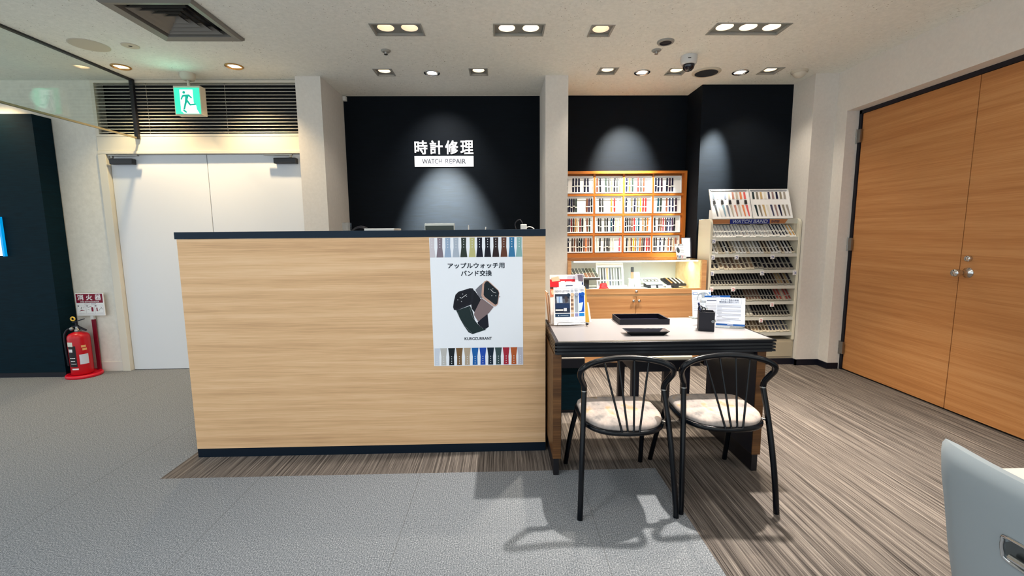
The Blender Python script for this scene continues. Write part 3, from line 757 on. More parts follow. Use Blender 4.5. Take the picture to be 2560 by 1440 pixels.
def cname(rgb):
    ref = {'black': (14, 14, 22), 'navy': (12, 16, 50), 'charcoal': (62, 62, 66), 'grey': (140, 138, 134), 'silver': (190, 188, 182), 'white': (226, 222, 210), 'brown': (104, 60, 38),
           'dark brown': (54, 34, 30), 'tan': (176, 128, 74), 'orange': (228, 116, 44), 'red': (206, 46, 40), 'maroon': (120, 34, 40), 'yellow': (226, 190, 50), 'olive': (98, 92, 66),
           'dark green': (38, 52, 46), 'teal': (24, 76, 92), 'light blue': (138, 170, 190), 'slate blue': (84, 96, 120), 'pink': (206, 100, 110), 'rosy brown': (168, 100, 80), 'beige': (206, 190, 160), 'purple': (56, 30, 56)}
    return min(ref, key=lambda k: sum((a - b) ** 2 for a, b in zip(ref[k], rgb)))
def leather(rgb): return mat('strap_%d_%d_%d' % rgb, rgb, 0.6, spec=0.3)
M_HOLD = mat('paper_strap_holder', (240, 240, 232), 0.7)
def strap_mesh(L, wd, gap, kind=0):
    """strap of two pieces hung on a tray: long piece above, paper holder, buckle piece below. Local: top at z=0, hangs to -L, faces -y"""
    w = MB(); a = wd / 2; z1 = -L * gap; z2 = z1 - L * 0.07
    prof = [(a * 0.8, 0.0), (a * 0.8, -L * 0.3), (a, z1)]
    v = []
    for x, z in prof: v += [(-x, -0.003, z), (x, -0.003, z), (x, 0, z), (-x, 0, z)]
    fs = [(0, 3, 2, 1), (8, 9, 10, 11)]
    for i in range(2):
        for k in range(4): fs.append((i * 4 + k, i * 4 + (k + 1) % 4, i * 4 + 4 + (k + 1) % 4, i * 4 + 4 + k))
    w.add(v, fs, 0)
    w.box(-a * 1.25, a * 1.25, -0.0045, 0, z2, z1, 1)
    w.hexa([(-a * 0.9, -0.003, -L), (a * 0.9, -0.003, -L), (a * 0.9, 0, -L), (-a * 0.9, 0, -L), (-a, -0.003, z2), (a, -0.003, z2), (a, 0, z2), (-a, 0, z2)], 0)
    if kind == 1:   # a dummy watch head sits on it
        w.box(-a * 1.2, a * 1.2, -0.008, 0, -L * 0.34, -L * 0.18, 0); w.box(-a * 0.5, a * 0.5, -0.0083, -0.008, -L * 0.30, -L * 0.22, 1)
    return w
BASE = {}
def hang_strap(name, key, mk, p, rgb, label, grp, ry=0.0, rx=0.0, cat='watch strap'):
    if key not in BASE:
        o = mk().build(name, [leather(rgb), M_HOLD], loc=(0, 0, 0)); BASE[key] = o
    else:
        o = BASE[key].copy(); COL.objects.link(o)
    for i in (0,):
        o.material_slots[i].link = 'OBJECT'; o.material_slots[i].material = leather(rgb)
    o.location = p; o.rotation_euler = (rx, ry, 0)
    return tag(o, label, cat, grp)
BK, NV, CH, GY, WT, BR, DB, TN, OR, RD, MR, YL, OL, DG, TL, LB, SB, PK, RB, BG, PU = ((14, 14, 22), (10, 14, 46), (58, 60, 60), (130, 128, 124), (224, 220, 206), (110, 62, 40), (52, 34, 30), (176, 128, 74), (226, 116, 48), (206, 46, 42),
    (120, 34, 40), (226, 190, 50), (98, 92, 66), (36, 52, 46), (22, 74, 92), (136, 168, 188), (82, 94, 118), (206, 96, 108), (170, 100, 80), (206, 190, 160), (54, 30, 54))
GRID = [[[(.05, BK), (.27, NV), (.38, NV), (.48, NV), (.70, NV), (.80, NV)],
         [(.06, BR), (.17, BK), (.38, DG), (.49, CH), (.60, RB), (.71, BK), (.80, CH), (.91, RB)],
         [(.06, NV, 1), (.17, OR), (.28, DG), (.48, RD), (.58, CH), (.69, BR)],
         [(.06, NV), (.16, NV), (.27, PU), (.47, NV), (.57, PU), (.67, NV)]],
        [[(.06, BK), (.14, NV), (.22, NV), (.30, BK), (.38, DG), (.78, BR), (.86, PU), (.95, BK)],
         [(.17, BK), (.27, CH), (.60, OR), (.71, RD), (.83, WT)],
         [(.06, NV, 1), (.16, WT), (.27, OL), (.38, NV), (.48, OL), (.58, YL), (.69, RD), (.78, RD)],
         [(.17, TL), (.27, DG), (.48, BR), (.59, NV), (.70, NV), (.82, PU)]],
        [[(.06, BK), (.13, NV), (.21, MR), (.29, DB), (.37, TN), (.44, BG), (.54, MR), (.62, BK), (.69, WT), (.79, BR), (.88, DG)],
         [(.13, BK), (.21, CH), (.37, CH), (.46, BK), (.61, TL, 1), (.69, NV), (.78, BG), (.86, WT), (.93, BG)],
         [(.06, NV, 1), (.13, BK), (.21, DB), (.29, BR), (.37, RD), (.46, LB), (.54, TL), (.69, TN), (.78, OL), (.87, OR)],
         [(.06, BK), (.22, DB), (.30, BR), (.38, MR), (.46, DB), (.54, NV, 1), (.63, NV), (.71, PU), (.79, BK)]],
        [[(.10, NV, 1), (.25, DB), (.34, BR), (.43, DB), (.52, BK, 1), (.60, BK), (.69, BR), (.76, OR), (.84, BR), (.93, DB)],
         [(.09, WT), (.20, BK), (.37, CH), (.46, BK), (.53, CH), (.61, WT), (.69, WT), (.93, PK)],
         [(.04, WT), (.12, BK), (.20, BG), (.28, BR), (.36, YL), (.44, TN), (.52, LB), (.61, OR), (.69, OL), (.76, PU), (.86, RD), (.94, MR)],
         [(.06, BK), (.14, BK), (.29, NV, 1), (.44, BK), (.52, GY), (.60, BR), (.69, DB), (.78, BG), (.86, RB)]]]
ROWN = ['top row', 'second row', 'third row', 'bottom row']
for r in range(4):
    for c_ in range(4):
        x0, x1 = TX[c_]; z0, z1 = TZ[r]
        lab = 'white strap tray, %s in the %s of the wall cabinet' % (from_left(c_, 4), ROWN[r])
        o, Q = tray('strap_tray', x0, x1, z0, z1, 4.528, lab, 'strap trays in the wall cabinet', 0.012)
        w = MB(); w.hexa([Q(0.03, 0.80, 0.008), Q(0.97, 0.80, 0.008), Q(0.97, 0.80, 0), Q(0.03, 0.80, 0), Q(0.03, 0.835, 0.008), Q(0.97, 0.835, 0.008), Q(0.97, 0.835, 0), Q(0.03, 0.835, 0)])
        w.build('hanging_rail', mat('clear_rail_grey', (206, 206, 202), 0.3), o)
        lst = GRID[r][c_]; wd = 0.0185 if r < 2 else 0.0152
        for i, it in enumerate(lst):
            k = it[2] if len(it) > 2 else 0
            gap = random.choice((0.52, 0.56, 0.60)) if r < 3 else random.choice((0.6, 0.64))
            hang_strap('watch_strap', ('c', r < 2, gap, k), lambda: strap_mesh(0.135, wd, gap, k), Q(it[0], 0.87, 0.0090), it[1],
                       '%s strap, %s in the %s tray %s' % (cname(it[1]), from_left(i, len(lst)), ROWN[r], from_left(c_, 4)), 'straps in the wall cabinet', random.uniform(-0.03, 0.03), 0.0)

# ================================================================== glass showcase below
SX0, SX1, SY0, SY1 = 0.602, 1.872, 3.985, 4.598
t = thing('showcase', (1.24, 4.3, 0), 'wooden showcase with a lit glass display box and two cupboard doors', 'showcase')
w = MB(); w.box(1.832, SX1, SY0, SY1, 0.05, 0.998); w.build('side_panel', M_SHOWWOOD, t)
w = MB(); w.box(SX0, 0.632, SY0, SY1, 0.05, 0.998); w.build('side_panel', M_SHOWWOOD, t)
w = MB(); w.box(0.632, 1.832, SY0 + 0.02, SY1, 0.655, 0.70); w.build('case_floor', M_PALEWOOD, t)
w = MB(); w.box(0.632, 1.832, SY0, SY0 + 0.02, 0.693, 0.742); dr = w.build('front_rail', M_SHOWWOOD, t, bevel=0.002)
w = MB(); w.lathe([(0.005, 0), (0.005, -0.012), (0.014, -0.018), (0.014, -0.024), (0.008, -0.029), (0.001, -0.03)], (1.226, SY0, 0.719), axis='Y', n=16); w.build('knob', M_CHROME, dr)
w = MB(); w.box(0.632, 1.832, SY0 + 0.03, SY0 + 0.04, 0.655, 0.693); w.build('shadow_gap', M_BLACKBASE, t)
for x0, x1, kx in ((0.632, 1.2295, 1.203), (1.2325, 1.832, 1.254)):
    w = MB(); w.box(x0, x1, SY0, SY0 + 0.02, 0.052, 0.672); d = w.build('cupboard_door', M_SHOWWOOD, t, bevel=0.002)
    w = MB(); w.lathe([(0.005, 0), (0.005, -0.012), (0.014, -0.018), (0.014, -0.024), (0.008, -0.029), (0.001, -0.03)], (kx, SY0, 0.632), axis='Y', n=16); w.build('knob', M_CHROME, d)
w = MB(); w.box(SX0 + 0.01, SX1 - 0.01, SY0 + 0.03, SY1, 0, 0.05); w.build('plinth', M_BLACKBASE, t)
w = MB(); w.box(SX0, SX1, SY0 + 0.004, 4.47, 0.998, 1.004); w.build('glass_top', M_GLASS, t)
w = MB(); w.box(0.634, 1.83, SY0 + 0.006, SY0 + 0.011, 0.744, 0.996); w.build('glass_front', M_GLASS, t)
w = MB(); w.box(0.632, 1.832, 4.58, 4.597, 0.70, 0.998); w.build('case_back', mat('case_back_white', (222, 228, 228), 0.5), t)
w = MB(); w.box(1.822, 1.832, SY0 + 0.02, 4.58, 0.70, 0.996); w.build('pale_side_lining', M_PALEWOOD, t)
w = MB(); w.box(0.634, 1.80, 4.14, 4.575, 0.70, 0.712); w.build('cloth_base', M_WHITE, t)
w = MB(); w.box(0.66, 1.80, 4.006, 4.02, 0.986, 0.996); w.build('strip_lamp', mat('strip_lamp_glow', (240, 250, 255), 0.4, emit=((236, 248, 255), 5.0)), t)
a = area('case_light', (1.13, 4.02, 0.984), 5.5, 0.1, (0.92, 0.98, 1.0), 170); a.data.shape = 'RECTANGLE'; a.data.size = 0.95; a.data.size_y = 0.03
a2 = area('case_light', (1.78, 4.2, 0.98), 0.7, 0.05, (1.0, 0.86, 0.62), 160)

# things in the showcase
ZS = 0.7125
# sloping tray of small cells on a black foot
t = thing('sample_stand', (0.74, 4.30, ZS), 'black footed stand with a sloping tray of small strap samples in the showcase', 'display stand')
w = MB(); w.box(0.80, 0.85, 4.26, 4.34, ZS, 0.815); w.build('foot', M_BLACK, t)
def SQ2(a, c, d=0): return (0.665 + 0.28 * a - 0.02 * c, 4.20 + 0.17 * c - 0.3 * d, 0.818 + 0.085 * c + d)
w = MB(); w.hexa([SQ2(0, 0, -0.014), SQ2(1, 0, -0.014), SQ2(1, 1, -0.014), SQ2(0, 1, -0.014), SQ2(0, 0), SQ2(1, 0), SQ2(1, 1), SQ2(0, 1)]); w.build('tray', M_BLACK, t)
w = MB(); w.hexa([SQ2(.01, .05, 0), SQ2(.99, .05, 0), SQ2(.99, .97, 0), SQ2(.01, .97, 0), SQ2(.01, .05, .002), SQ2(.99, .05, .002), SQ2(.99, .97, .002), SQ2(.01, .97, .002)]); w.build('lining', mat('lining_cream', (214, 206, 190), 0.7), t)
for r in range(2):
    for k in range(8):
        a0, c0 = 0.03 + k * 0.121, 0.1 + r * 0.45
        col = [(70, 62, 56), (58, 52, 48), (64, 56, 50), (40, 38, 40), (130, 84, 60), (110, 76, 58), (96, 70, 58), (72, 70, 64)][k] if r == 0 else [(52, 50, 48), (60, 58, 54), (66, 62, 54), (74, 72, 62), (48, 52, 50), (70, 66, 58), (82, 78, 62), (70, 80, 74)][k]
        w = MB(); w.hexa([SQ2(a0, c0, .002), SQ2(a0 + .085, c0, .002), SQ2(a0 + .085, c0 + .36, .002), SQ2(a0, c0 + .36, .002), SQ2(a0, c0, .010), SQ2(a0 + .085, c0, .010), SQ2(a0 + .085, c0 + .36, .010), SQ2(a0, c0 + .36, .010)])
        o = w.build('strap_sample', leather(col)); tag(o, '%s strap sample, %s in the %s row of the black footed stand' % (cname(col), from_left(k, 8), ('front', 'back')[r]), 'strap sample', 'samples on the footed stand')
# white upright tray with nine straps
o, Q = tray('strap_board', 0.935, 1.205, ZS, 0.955, 4.30, 'white upright board with nine straps standing in the showcase', None, 0.07)
w = MB(); w.hexa([Q(.06, .80, .006), Q(.94, .80, .006), Q(.94, .80, 0), Q(.06, .80, 0), Q(.06, .84, .006), Q(.94, .84, .006), Q(.94, .84, 0), Q(.06, .84, 0)]); w.build('hanging_rail', mat('rail_grey', (150, 152, 158), 0.4), o)
for k, col in enumerate([(128, 128, 128), (66, 66, 66), (76, 78, 84), (206, 156, 118), (84, 90, 104), (110, 110, 106), (120, 122, 124), (72, 74, 74), (134, 136, 134)]):
    hang_strap('watch_strap', ('b',), lambda: strap_mesh(0.175, 0.0165, 0.68), Q(0.10 + k * 0.1, 0.80, 0.0095), col,
               '%s strap, %s on the white board in the showcase' % (cname(col), from_left(k, 9)), 'straps on the showcase board', 0.0, math.atan2(0.07, 0.245) * -1)
# white watch on a white stand
t = thing('smart_watch', (1.29, 4.36, ZS), 'small orange strapped watch on a white stand in the showcase', 'watch')
w = MB(); w.box(1.262, 1.318, 4.33, 4.39, ZS, 0.80); w.build('stand', M_WHITEPL, t, bevel=0.004)
w = MB(); w.box(1.276, 1.306, 4.325, 4.333, 0.865, 0.915); w.build('watch_face', M_DARKMETAL, t, bevel=0.006)
w = MB(); w.box(1.279, 1.303, 4.327, 4.333, 0.80, 0.865); w.build('strap', mat('salmon_strap', (222, 138, 104), 0.6), t)
# white card leaning
def leaning_card(name, x0, x1, y0, z0, z1, dy, label, m=M_WHITE, lean=0.0):
    t = thing(name, ((x0 + x1) / 2, y0, z0), label, 'card')
    w = MB(); w.hexa([(x0, y0, z0), (x1, y0, z0), (x1, y0 + 0.004, z0), (x0, y0 + 0.004, z0), (x0 + lean, y0 + dy, z1), (x1 + lean, y0 + dy, z1), (x1 + lean, y0 + dy + 0.004, z1), (x0 + lean, y0 + dy + 0.004, z1)]); w.build('card', m, t)
    w = MB(); w.hexa([(x0 + 0.02, y0 + 0.004, z0), (x1 - 0.02, y0 + 0.004, z0), (x1 - 0.02, y0 + dy + 0.03, z0), (x0 + 0.02, y0 + dy + 0.03, z0), (x0 + lean + 0.02, y0 + dy + 0.002, z1 - 0.02), (x1 + lean - 0.02, y0 + dy + 0.002, z1 - 0.02), (x1 + lean - 0.02, y0 + dy + 0.005, z1 - 0.02), (x0 + lean + 0.02, y0 + dy + 0.005, z1 - 0.02)]); w.build('card_support', m, t)
    return t
leaning_card('info_card', 1.324, 1.382, 4.33, ZS, 0.86, 0.06, 'plain white card leaning in the middle of the showcase')
# red pouch
t = thing('red_pouch', (0.976, 4.19, ZS), 'small red folded pouch on the showcase cloth', 'pouch')
w = MB(); w.tube(spline([(0.976, 4.19, ZS), (0.976, 4.19, ZS + 0.006), (0.976, 4.19, ZS + 0.02), (0.974, 4.19, ZS + 0.045), (0.972, 4.19, ZS + 0.058)], 3), [0.056, 0.055, 0.054, 0.05, 0.045, 0.042, 0.04, 0.038, 0.036, 0.034, 0.032, 0.031, 0.030], 12, smooth=False); w.build('body', mat('red_cloth', (222, 14, 24), 0.6), t)
w = MB(); w.hexa([(0.945, 4.145, ZS + .02), (1.022, 4.15, ZS + .008), (1.022, 4.15, ZS + .012), (0.945, 4.145, ZS + .028), (0.952, 4.158, ZS + .052), (0.985, 4.158, ZS + .05), (0.99, 4.164, ZS + .052), (0.952, 4.164, ZS + .056)]); w.build('flap', mat('red_cloth_dark', (190, 8, 20), 0.6), t)
# white bracelet tray and dark strap tray
t = thing('bracelet_tray', (1.49, 4.33, ZS), 'white tray of bracelets on a black base in the showcase', 'display tray')
w = MB(); w.box(1.43, 1.575, 4.255, 4.40, ZS, 0.745); w.build('base', M_BLACK, t)
w = MB(); w.hexa([(1.41, 4.25, .748), (1.575, 4.25, .748), (1.565, 4.42, .79), (1.39, 4.42, .79), (1.41, 4.25, .756), (1.575, 4.25, .756), (1.565, 4.42, .80), (1.39, 4.42, .80)]); w.build('tray', mat('pale_blue_tray', (206, 222, 230), 0.5), t)
for k in range(4):
    w = MB(); x = 1.425 + k * 0.036
    w.tube([(x + 0.015 * math.cos(a), 4.33 + 0.04 * math.sin(a), 0.781 + 0.0096 * math.sin(a)) for a in [i * 2 * PI / 16 for i in range(16)]], 0.0025, 6, closed=True)
    o = w.build('bracelet', mat('bracelet_metal', (150, 140, 126), 0.3, 0.8)); tag(o, 'thin metal bracelet, %s in the white tray of the showcase' % from_left(k, 4), 'bracelet', 'bracelets in the white tray')
t = thing('strap_stand', (1.70, 4.33, ZS), 'black footed stand with tan straps at the right end of the showcase', 'display stand')
w = MB(); w.box(1.68, 1.725, 4.24, 4.38, ZS, 0.735); w.build('foot', M_BLACK, t)
w = MB(); w.hexa([(1.615, 4.22, .735), (1.79, 4.22, .735), (1.775, 4.40, .775), (1.60, 4.40, .775), (1.615, 4.22, .753), (1.79, 4.22, .753), (1.775, 4.40, .793), (1.60, 4.40, .793)]); w.build('tray', M_BLACK, t)
for k, col in enumerate([(30, 26, 26), (196, 132, 78), (36, 30, 28), (226, 214, 190), (30, 28, 30), (232, 224, 206), (40, 30, 28), (220, 200, 170)]):
    x = 1.630 + k * 0.0195
    w = MB(); w.hexa([(x, 4.24, .7585), (x + .013, 4.24, .7585), (x + .010, 4.39, .7915), (x - .003, 4.39, .7915), (x, 4.24, .7645), (x + .013, 4.24, .7645), (x + .010, 4.39, .7975), (x - .003, 4.39, .7975)])
    o = w.build('watch_strap', leather(col)); tag(o, '%s strap, %s on the black stand in the showcase' % (cname(col), from_left(k, 8)), 'watch strap', 'straps on the black stand')
for k, x in enumerate((1.052, 1.115, 1.178, 1.455, 1.525, 1.60)):
    t = thing('ring_tag', (x, 4.17, ZS), 'small white tag with a printed ring, %s on the showcase cloth' % from_left(k, 6), 'tag', 'tags on the showcase cloth')
    w = MB(); w.hexa([(x - .024, 4.16, ZS), (x + .024, 4.16, ZS), (x + .024, 4.163, ZS), (x - .024, 4.163, ZS), (x - .024, 4.18, ZS + .034), (x + .024, 4.18, ZS + .034), (x + .024, 4.183, ZS + .034), (x - .024, 4.183, ZS + .034)]); w.build('card', M_WHITE, t)
    w = MB(); w.tube([(x + 0.016 * math.cos(a), 4.168 + 0.004 * math.sin(a), ZS + 0.016 + 0.007 * math.sin(a)) for a in [i * 2 * PI / 14 for i in range(14)]], 0.0014, 6, closed=True); w.build('printed_ring', mat('tag_ring', (150, 140, 140) if k != 1 else (210, 150, 130), 0.5), t)
# leaflet and framed notice standing on the glass top
t = thing('band_leaflet', (1.72, 4.22, 1.004), 'small leaflet with a watch picture standing on the showcase glass', 'leaflet')
def LQ(a, c, d=0): return Vector((1.683 - 0.020 * c + (0.090) * a, 4.20 + 0.03 * c - d, 1.0045 + 0.135 * c))
w = MB(); w.hexa([LQ(0, 0), LQ(1, 0), LQ(1, 0, -.002), LQ(0, 0, -.002), LQ(0, 1), LQ(1, 1), LQ(1, 1, -.002), LQ(0, 1, -.002)]); w.build('paper', M_PAPER, t)
w = MB(); w.hexa([LQ(.3, 0, -.002), LQ(.7, 0, -.002), LQ(.7, 0, -.07), LQ(.3, 0, -.07), LQ(.3, .8, -.002), LQ(.7, .8, -.002), LQ(.7, .8, -.004), LQ(.3, .8, -.004)]); w.build('support', M_WHITEPL, t)
w = MB(); PM.clear()
for k in range(6):
    for c0, c1, cols in ((.88, .99, top), (.03, .2, bot)):
        mi = pmi(cols[(k * 2 + 3) % 12]); w.poly([LQ(.06 + k * .155, c0, .0006), LQ(.14 + k * .155, c0, .0006), LQ(.14 + k * .155, c1, .0006), LQ(.06 + k * .155, c1, .0006)], mi)
mi = pmi((70, 74, 80)); w.poly([LQ(.27 + .17 * math.cos(a), .57 + .2 * math.sin(a), .0006) for a in [i * PI / 8 for i in range(16)]], mi)
mi = pmi((150, 152, 156))
for c0 in (.72, .62, .52, .42): w.poly([LQ(.5, c0, .0006), LQ(.88, c0, .0006), LQ(.88, c0 + .02, .0006), LQ(.5, c0 + .02, .0006)], mi)
w.build('leaflet_print', list(PM), t)
t = thing('framed_notice', (1.92, 4.26, 1.004), 'blank cream panel in a black frame leaning beside the strap cabinet', 'frame')
w = MB(); w.hexa([(1.775, 4.30, 1.0045), (1.866, 4.30, 1.0045), (1.866, 4.31, 1.0045), (1.775, 4.31, 1.0045), (1.770, 4.33, 1.20), (1.866, 4.33, 1.20), (1.866, 4.34, 1.20), (1.770, 4.34, 1.20)]); w.build('frame', M_BLACK, t)
w = MB(); w.hexa([(1.775, 4.2985, 1.013), (1.853, 4.2985, 1.013), (1.853, 4.30, 1.013), (1.775, 4.30, 1.013), (1.771, 4.3275, 1.194), (1.853, 4.3275, 1.194), (1.853, 4.33, 1.194), (1.771, 4.33, 1.194)]); w.build('panel', mat('cream_panel', (232, 226, 206), 0.6), t)

# ================================================================== packaged band rack
RX0, RX1, RY0, RY1 = 1.908, 2.752, 4.02, 4.272
t = thing('band_rack', (2.33, 4.14, 0), 'tall cream sales rack with seven sloping shelves of packaged watch bands', 'rack')
def side_outline(x):   # rounded top front corner
    pts = [(x, RY0, 0.235)] + [(x, RY0, 1.32)] + [(x, RY0 + 0.05 * (1 - math.cos(a)), 1.32 + 0.05 * math.sin(a)) for a in (PI / 8, PI / 4, 3 * PI / 8, PI / 2)] + [(x, RY1, 1.37), (x, RY1, 0.235)]
    return pts
for x in (RX0, RX1 - 0.024):
    w = MB(); w.prism(side_outline(x), (0.024, 0, 0)); w.build('side_panel', M_CREAMPL, t, bevel=0.004)
w = MB(); w.box(RX0 + 0.024, RX1 - 0.024, RY1 - 0.012, RY1, 0.235, 1.36); w.build('back_panel', mat('rack_back_grey', (120, 120, 116), 0.6), t)
w = MB(); w.box(RX0, RX1, RY0 + 0.01, RY1, 0.055, 0.235); w.box(2.40, 2.735, RY0 + 0.004, RY0 + 0.01, 0.075, 0.215); w.build('base_box', M_BEIGEPANEL, t, bevel=0.002)
w = MB(); w.box(RX0 + 0.024, RX1 - 0.024, RY0 + 0.03, RY0 + 0.05, 1.322, 1.368); hd = w.build('header_board', mat('header_grey', (190, 192, 182), 0.5), t)
HL = RX0 + 0.03; HW = RX1 - RX0 - 0.06
PM.clear(); sh = Sheet((HL, RY0 + 0.03, 1.366), (1, 0, 0), (0, 0, -1), 0.0006)
sh.poly([(0.0, 0.002), (0.70, 0.002), (0.672, 0.042), (0.0, 0.042)], pmi((168, 112, 72)), 1)
sh.rect(0.16, 0.001, 0.53, 0.043, pmi((24, 40, 120)), 2)
sh.text('WATCH BAND', 0.185, 0.007, 0.325, 0.029, pmi((176, 186, 206)), 3, 0.02, 0.25)
sh.text('BAMBI', 0.545, 0.011, 0.075, 0.022, pmi((60, 50, 70)), 3, 0.02, 0.1)
sh.build('header_print', list(PM), hd)
SHZ = [1.172, 1.023, 0.874, 0.726, 0.578, 0.430, 0.281]
def SL(z, d, up=0.0):   # point on a sloping shelf, d metres back from its front edge
    return (RY0 + 0.012 + d * 0.70 - up * 0.714, z + 0.010 + d * 0.714 + up * 0.70)
for k, z in enumerate(SHZ):
    w = MB(); x0, x1 = RX0 + 0.024, RX1 - 0.024
    ya, za = SL(z, 0); yb, zb = SL(z, 0.18)
    w.hexa([(x0, ya, za - .006), (x1, ya, za - .006), (x1, yb, zb - .006), (x0, yb, zb - .006), (x0, ya, za), (x1, ya, za), (x1, yb, zb), (x0, yb, zb)])
    w.box(x0, x1, RY0 + 0.004, RY0 + 0.012, z - 0.004, z + 0.025)
    w.build('shelf', mat('shelf_clear_grey', (206, 208, 200), 0.35), t)
# packages
M_BLIS = mat('blister_white', (246, 246, 242), 0.4, spec=0.4)
M_BLISC = mat('blister_cream', (224, 214, 192), 0.3, spec=0.6)
M_BLISG = mat('blister_smoke', (168, 164, 152), 0.25, spec=0.6)
PKW = {}
def package(shelf, i, x, wd, card, scol, lo, hi, label, tall=0.0):
    key = (round(wd, 4), lo, hi, min(shelf, 2))
    if key not in PKW:
        w = MB(); a = wd / 2 * 0.9
        def q(px, d, up): return (px, d * 0.70 - up * 0.714, d * 0.714 + up * 0.70)
        w.hexa([q(-a, 0, 0), q(a, 0, 0), q(a, .156, 0), q(-a, .156, 0), q(-a, 0, .010), q(a, 0, .010), q(a, .156, .010), q(-a, .156, .010)])
        o = w.build('packaged_band', card, loc=(0, 0, 0))
        w = MB(); c1 = a * (0.34 if shelf == 0 else 0.46 if shelf == 1 else 0.62)
        for d0, d1 in ((.018, lo), (lo + .012, hi)):
            w.hexa([q(-c1, d0, .010), q(c1, d0, .010), q(c1, d1, .010), q(-c1, d1, .010), q(-c1, d0, .0135), q(c1, d0, .0135), q(c1, d1, .0135), q(-c1, d1, .0135)])
        s = w.build('strap', leather(scol), o)
        PKW[key] = o
    else:
        src = PKW[key]; o = src.copy(); COL.objects.link(o)
        s = src.children[0].copy(); COL.objects.link(s); s.parent = o
    o.material_slots[0].link = 'OBJECT'; o.material_slots[0].material = card
    s.material_slots[0].link = 'OBJECT'; s.material_slots[0].material = leather(scol)
    yy, zz = SL(SHZ[shelf], 0.018 + tall, 0.0012)
    o.location = (x, yy, zz)
    return tag(o, label, 'packaged watch band', 'packaged bands on the rack')
SN = ['top shelf', 'second shelf', 'third shelf', 'fourth shelf', 'fifth shelf', 'sixth shelf', 'lowest shelf']
ROWS = [(25, 0.70), (24, 0.76), (19, 0.76), (27, 0.76), (27, 0.76), (26, 0.76), (24, 0.76)]
for s, (nn, _) in enumerate(ROWS):
    xa, xb = RX0 + 0.030, RX1 - 0.030
    wd = (xb - xa) / nn
    for i in range(nn):
        u = i / (nn - 1)
        card, lo, hi = M_BLIS, .064, .152
        if s == 0: col = random.choice([(170, 172, 178), (150, 152, 158), (184, 182, 182)]) if u < .75 else random.choice([(40, 42, 60), (70, 72, 80), (210, 160, 90)])
        elif s == 1:
            col = random.choice([(110, 90, 70), (70, 60, 50), (150, 140, 120)]) if u < .12 else (BK if u < .25 or u > .9 else (random.choice([(150, 146, 130), (120, 116, 108)]) if u < .6 else random.choice([DB, (60, 50, 44), CH])))
            card = M_BLISC if random.random() < 0.35 else M_BLIS
        elif s == 2: card = M_BLISC if u < .55 else M_BLISG; col = random.choice([(104, 84, 70), (84, 72, 66), (130, 110, 88), (56, 54, 56)]) if u < .55 else random.choice([BK, (16, 16, 30), (34, 36, 38)])
        elif s == 3: card = M_BLISG; col = BK if u < .8 else random.choice([DB, (150, 126, 90), (36, 30, 40)]); lo = .052
        elif s == 4: card = M_BLISG; col = BK if (u < .45 or .62 < u < .82) else random.choice([(128, 60, 56), (150, 70, 64), (190, 170, 150), (96, 70, 60)]); lo = .052
        elif s == 5: card = M_BLISG; col = BK if abs(u - .5) > .03 else (200, 200, 190); lo = .052
        else: card = M_BLISC; col = random.choice([(104, 86, 66), (128, 108, 84), (90, 78, 66)]) if u < .75 else random.choice([(110, 110, 108), (60, 64, 80)])
        tall = random.choice((0, 0, 0, .006, .012)) if s < 3 else random.choice((0, 0, .004))
        package(s, i, xa + wd * (i + .5), wd, card, col, lo, hi, '%s packaged watch band, %s on the %s of the rack' % (cname(col), from_left(i, nn), SN[s]), tall)
        if s >= 3 and i % 3 == 0: pass
# price tags on the shelf edges
for k, (s, u, red, where) in enumerate([(0, .012, 0, 'left end of the top shelf edge'), (1, .012, 0, 'left end of the second shelf edge'), (1, .29, 0, 'left part of the second shelf edge'), (1, .71, 0, 'right part of the second shelf edge'),
        (2, .012, 0, 'left end of the third shelf edge'), (2, .60, 0, 'middle of the third shelf edge'), (2, .985, 0, 'right end of the third shelf edge'), (3, .012, 1, 'left end of the fourth shelf edge'), (3, .27, 1, 'left part of the fourth shelf edge'),
        (4, .74, 1, 'right part of the fifth shelf edge'), (5, .62, 1, 'middle of the sixth shelf edge')]):
    x = RX0 + 0.024 + u * (RX1 - RX0 - 0.048); z = SHZ[s] - 0.006; yy = RY0 + 0.002
    t = thing('shelf_tag', (x, yy, z), 'white square tag with a %s mark, %s' % (('blue', 'red')[red], where), 'price tag', 'price tags on the rack shelves')
    w = MB(); w.box(x - .019, x + .019, yy - 0.002, yy + 0.001, z - .019, z + .021); w.build('card', M_WHITE, t, bevel=0.001)
    w = MB(); pts = [(x - .010, yy - .0028, z + .008), (x, yy - .0028, z + .009)] + [(x + .009 * math.sin(a), yy - .0028, z + .009 * math.cos(a)) for a in (PI / 6, PI / 3, PI / 2, 2 * PI / 3, 5 * PI / 6)] + [(x - .008, yy - .0028, z - .009)]
    w.tube(pts, 0.0022, 6, flat=1.0); w.build('printed_mark', mat(('tag_blue', 'tag_red')[red], ((40, 64, 140), (206, 84, 84))[red], 0.5), t)
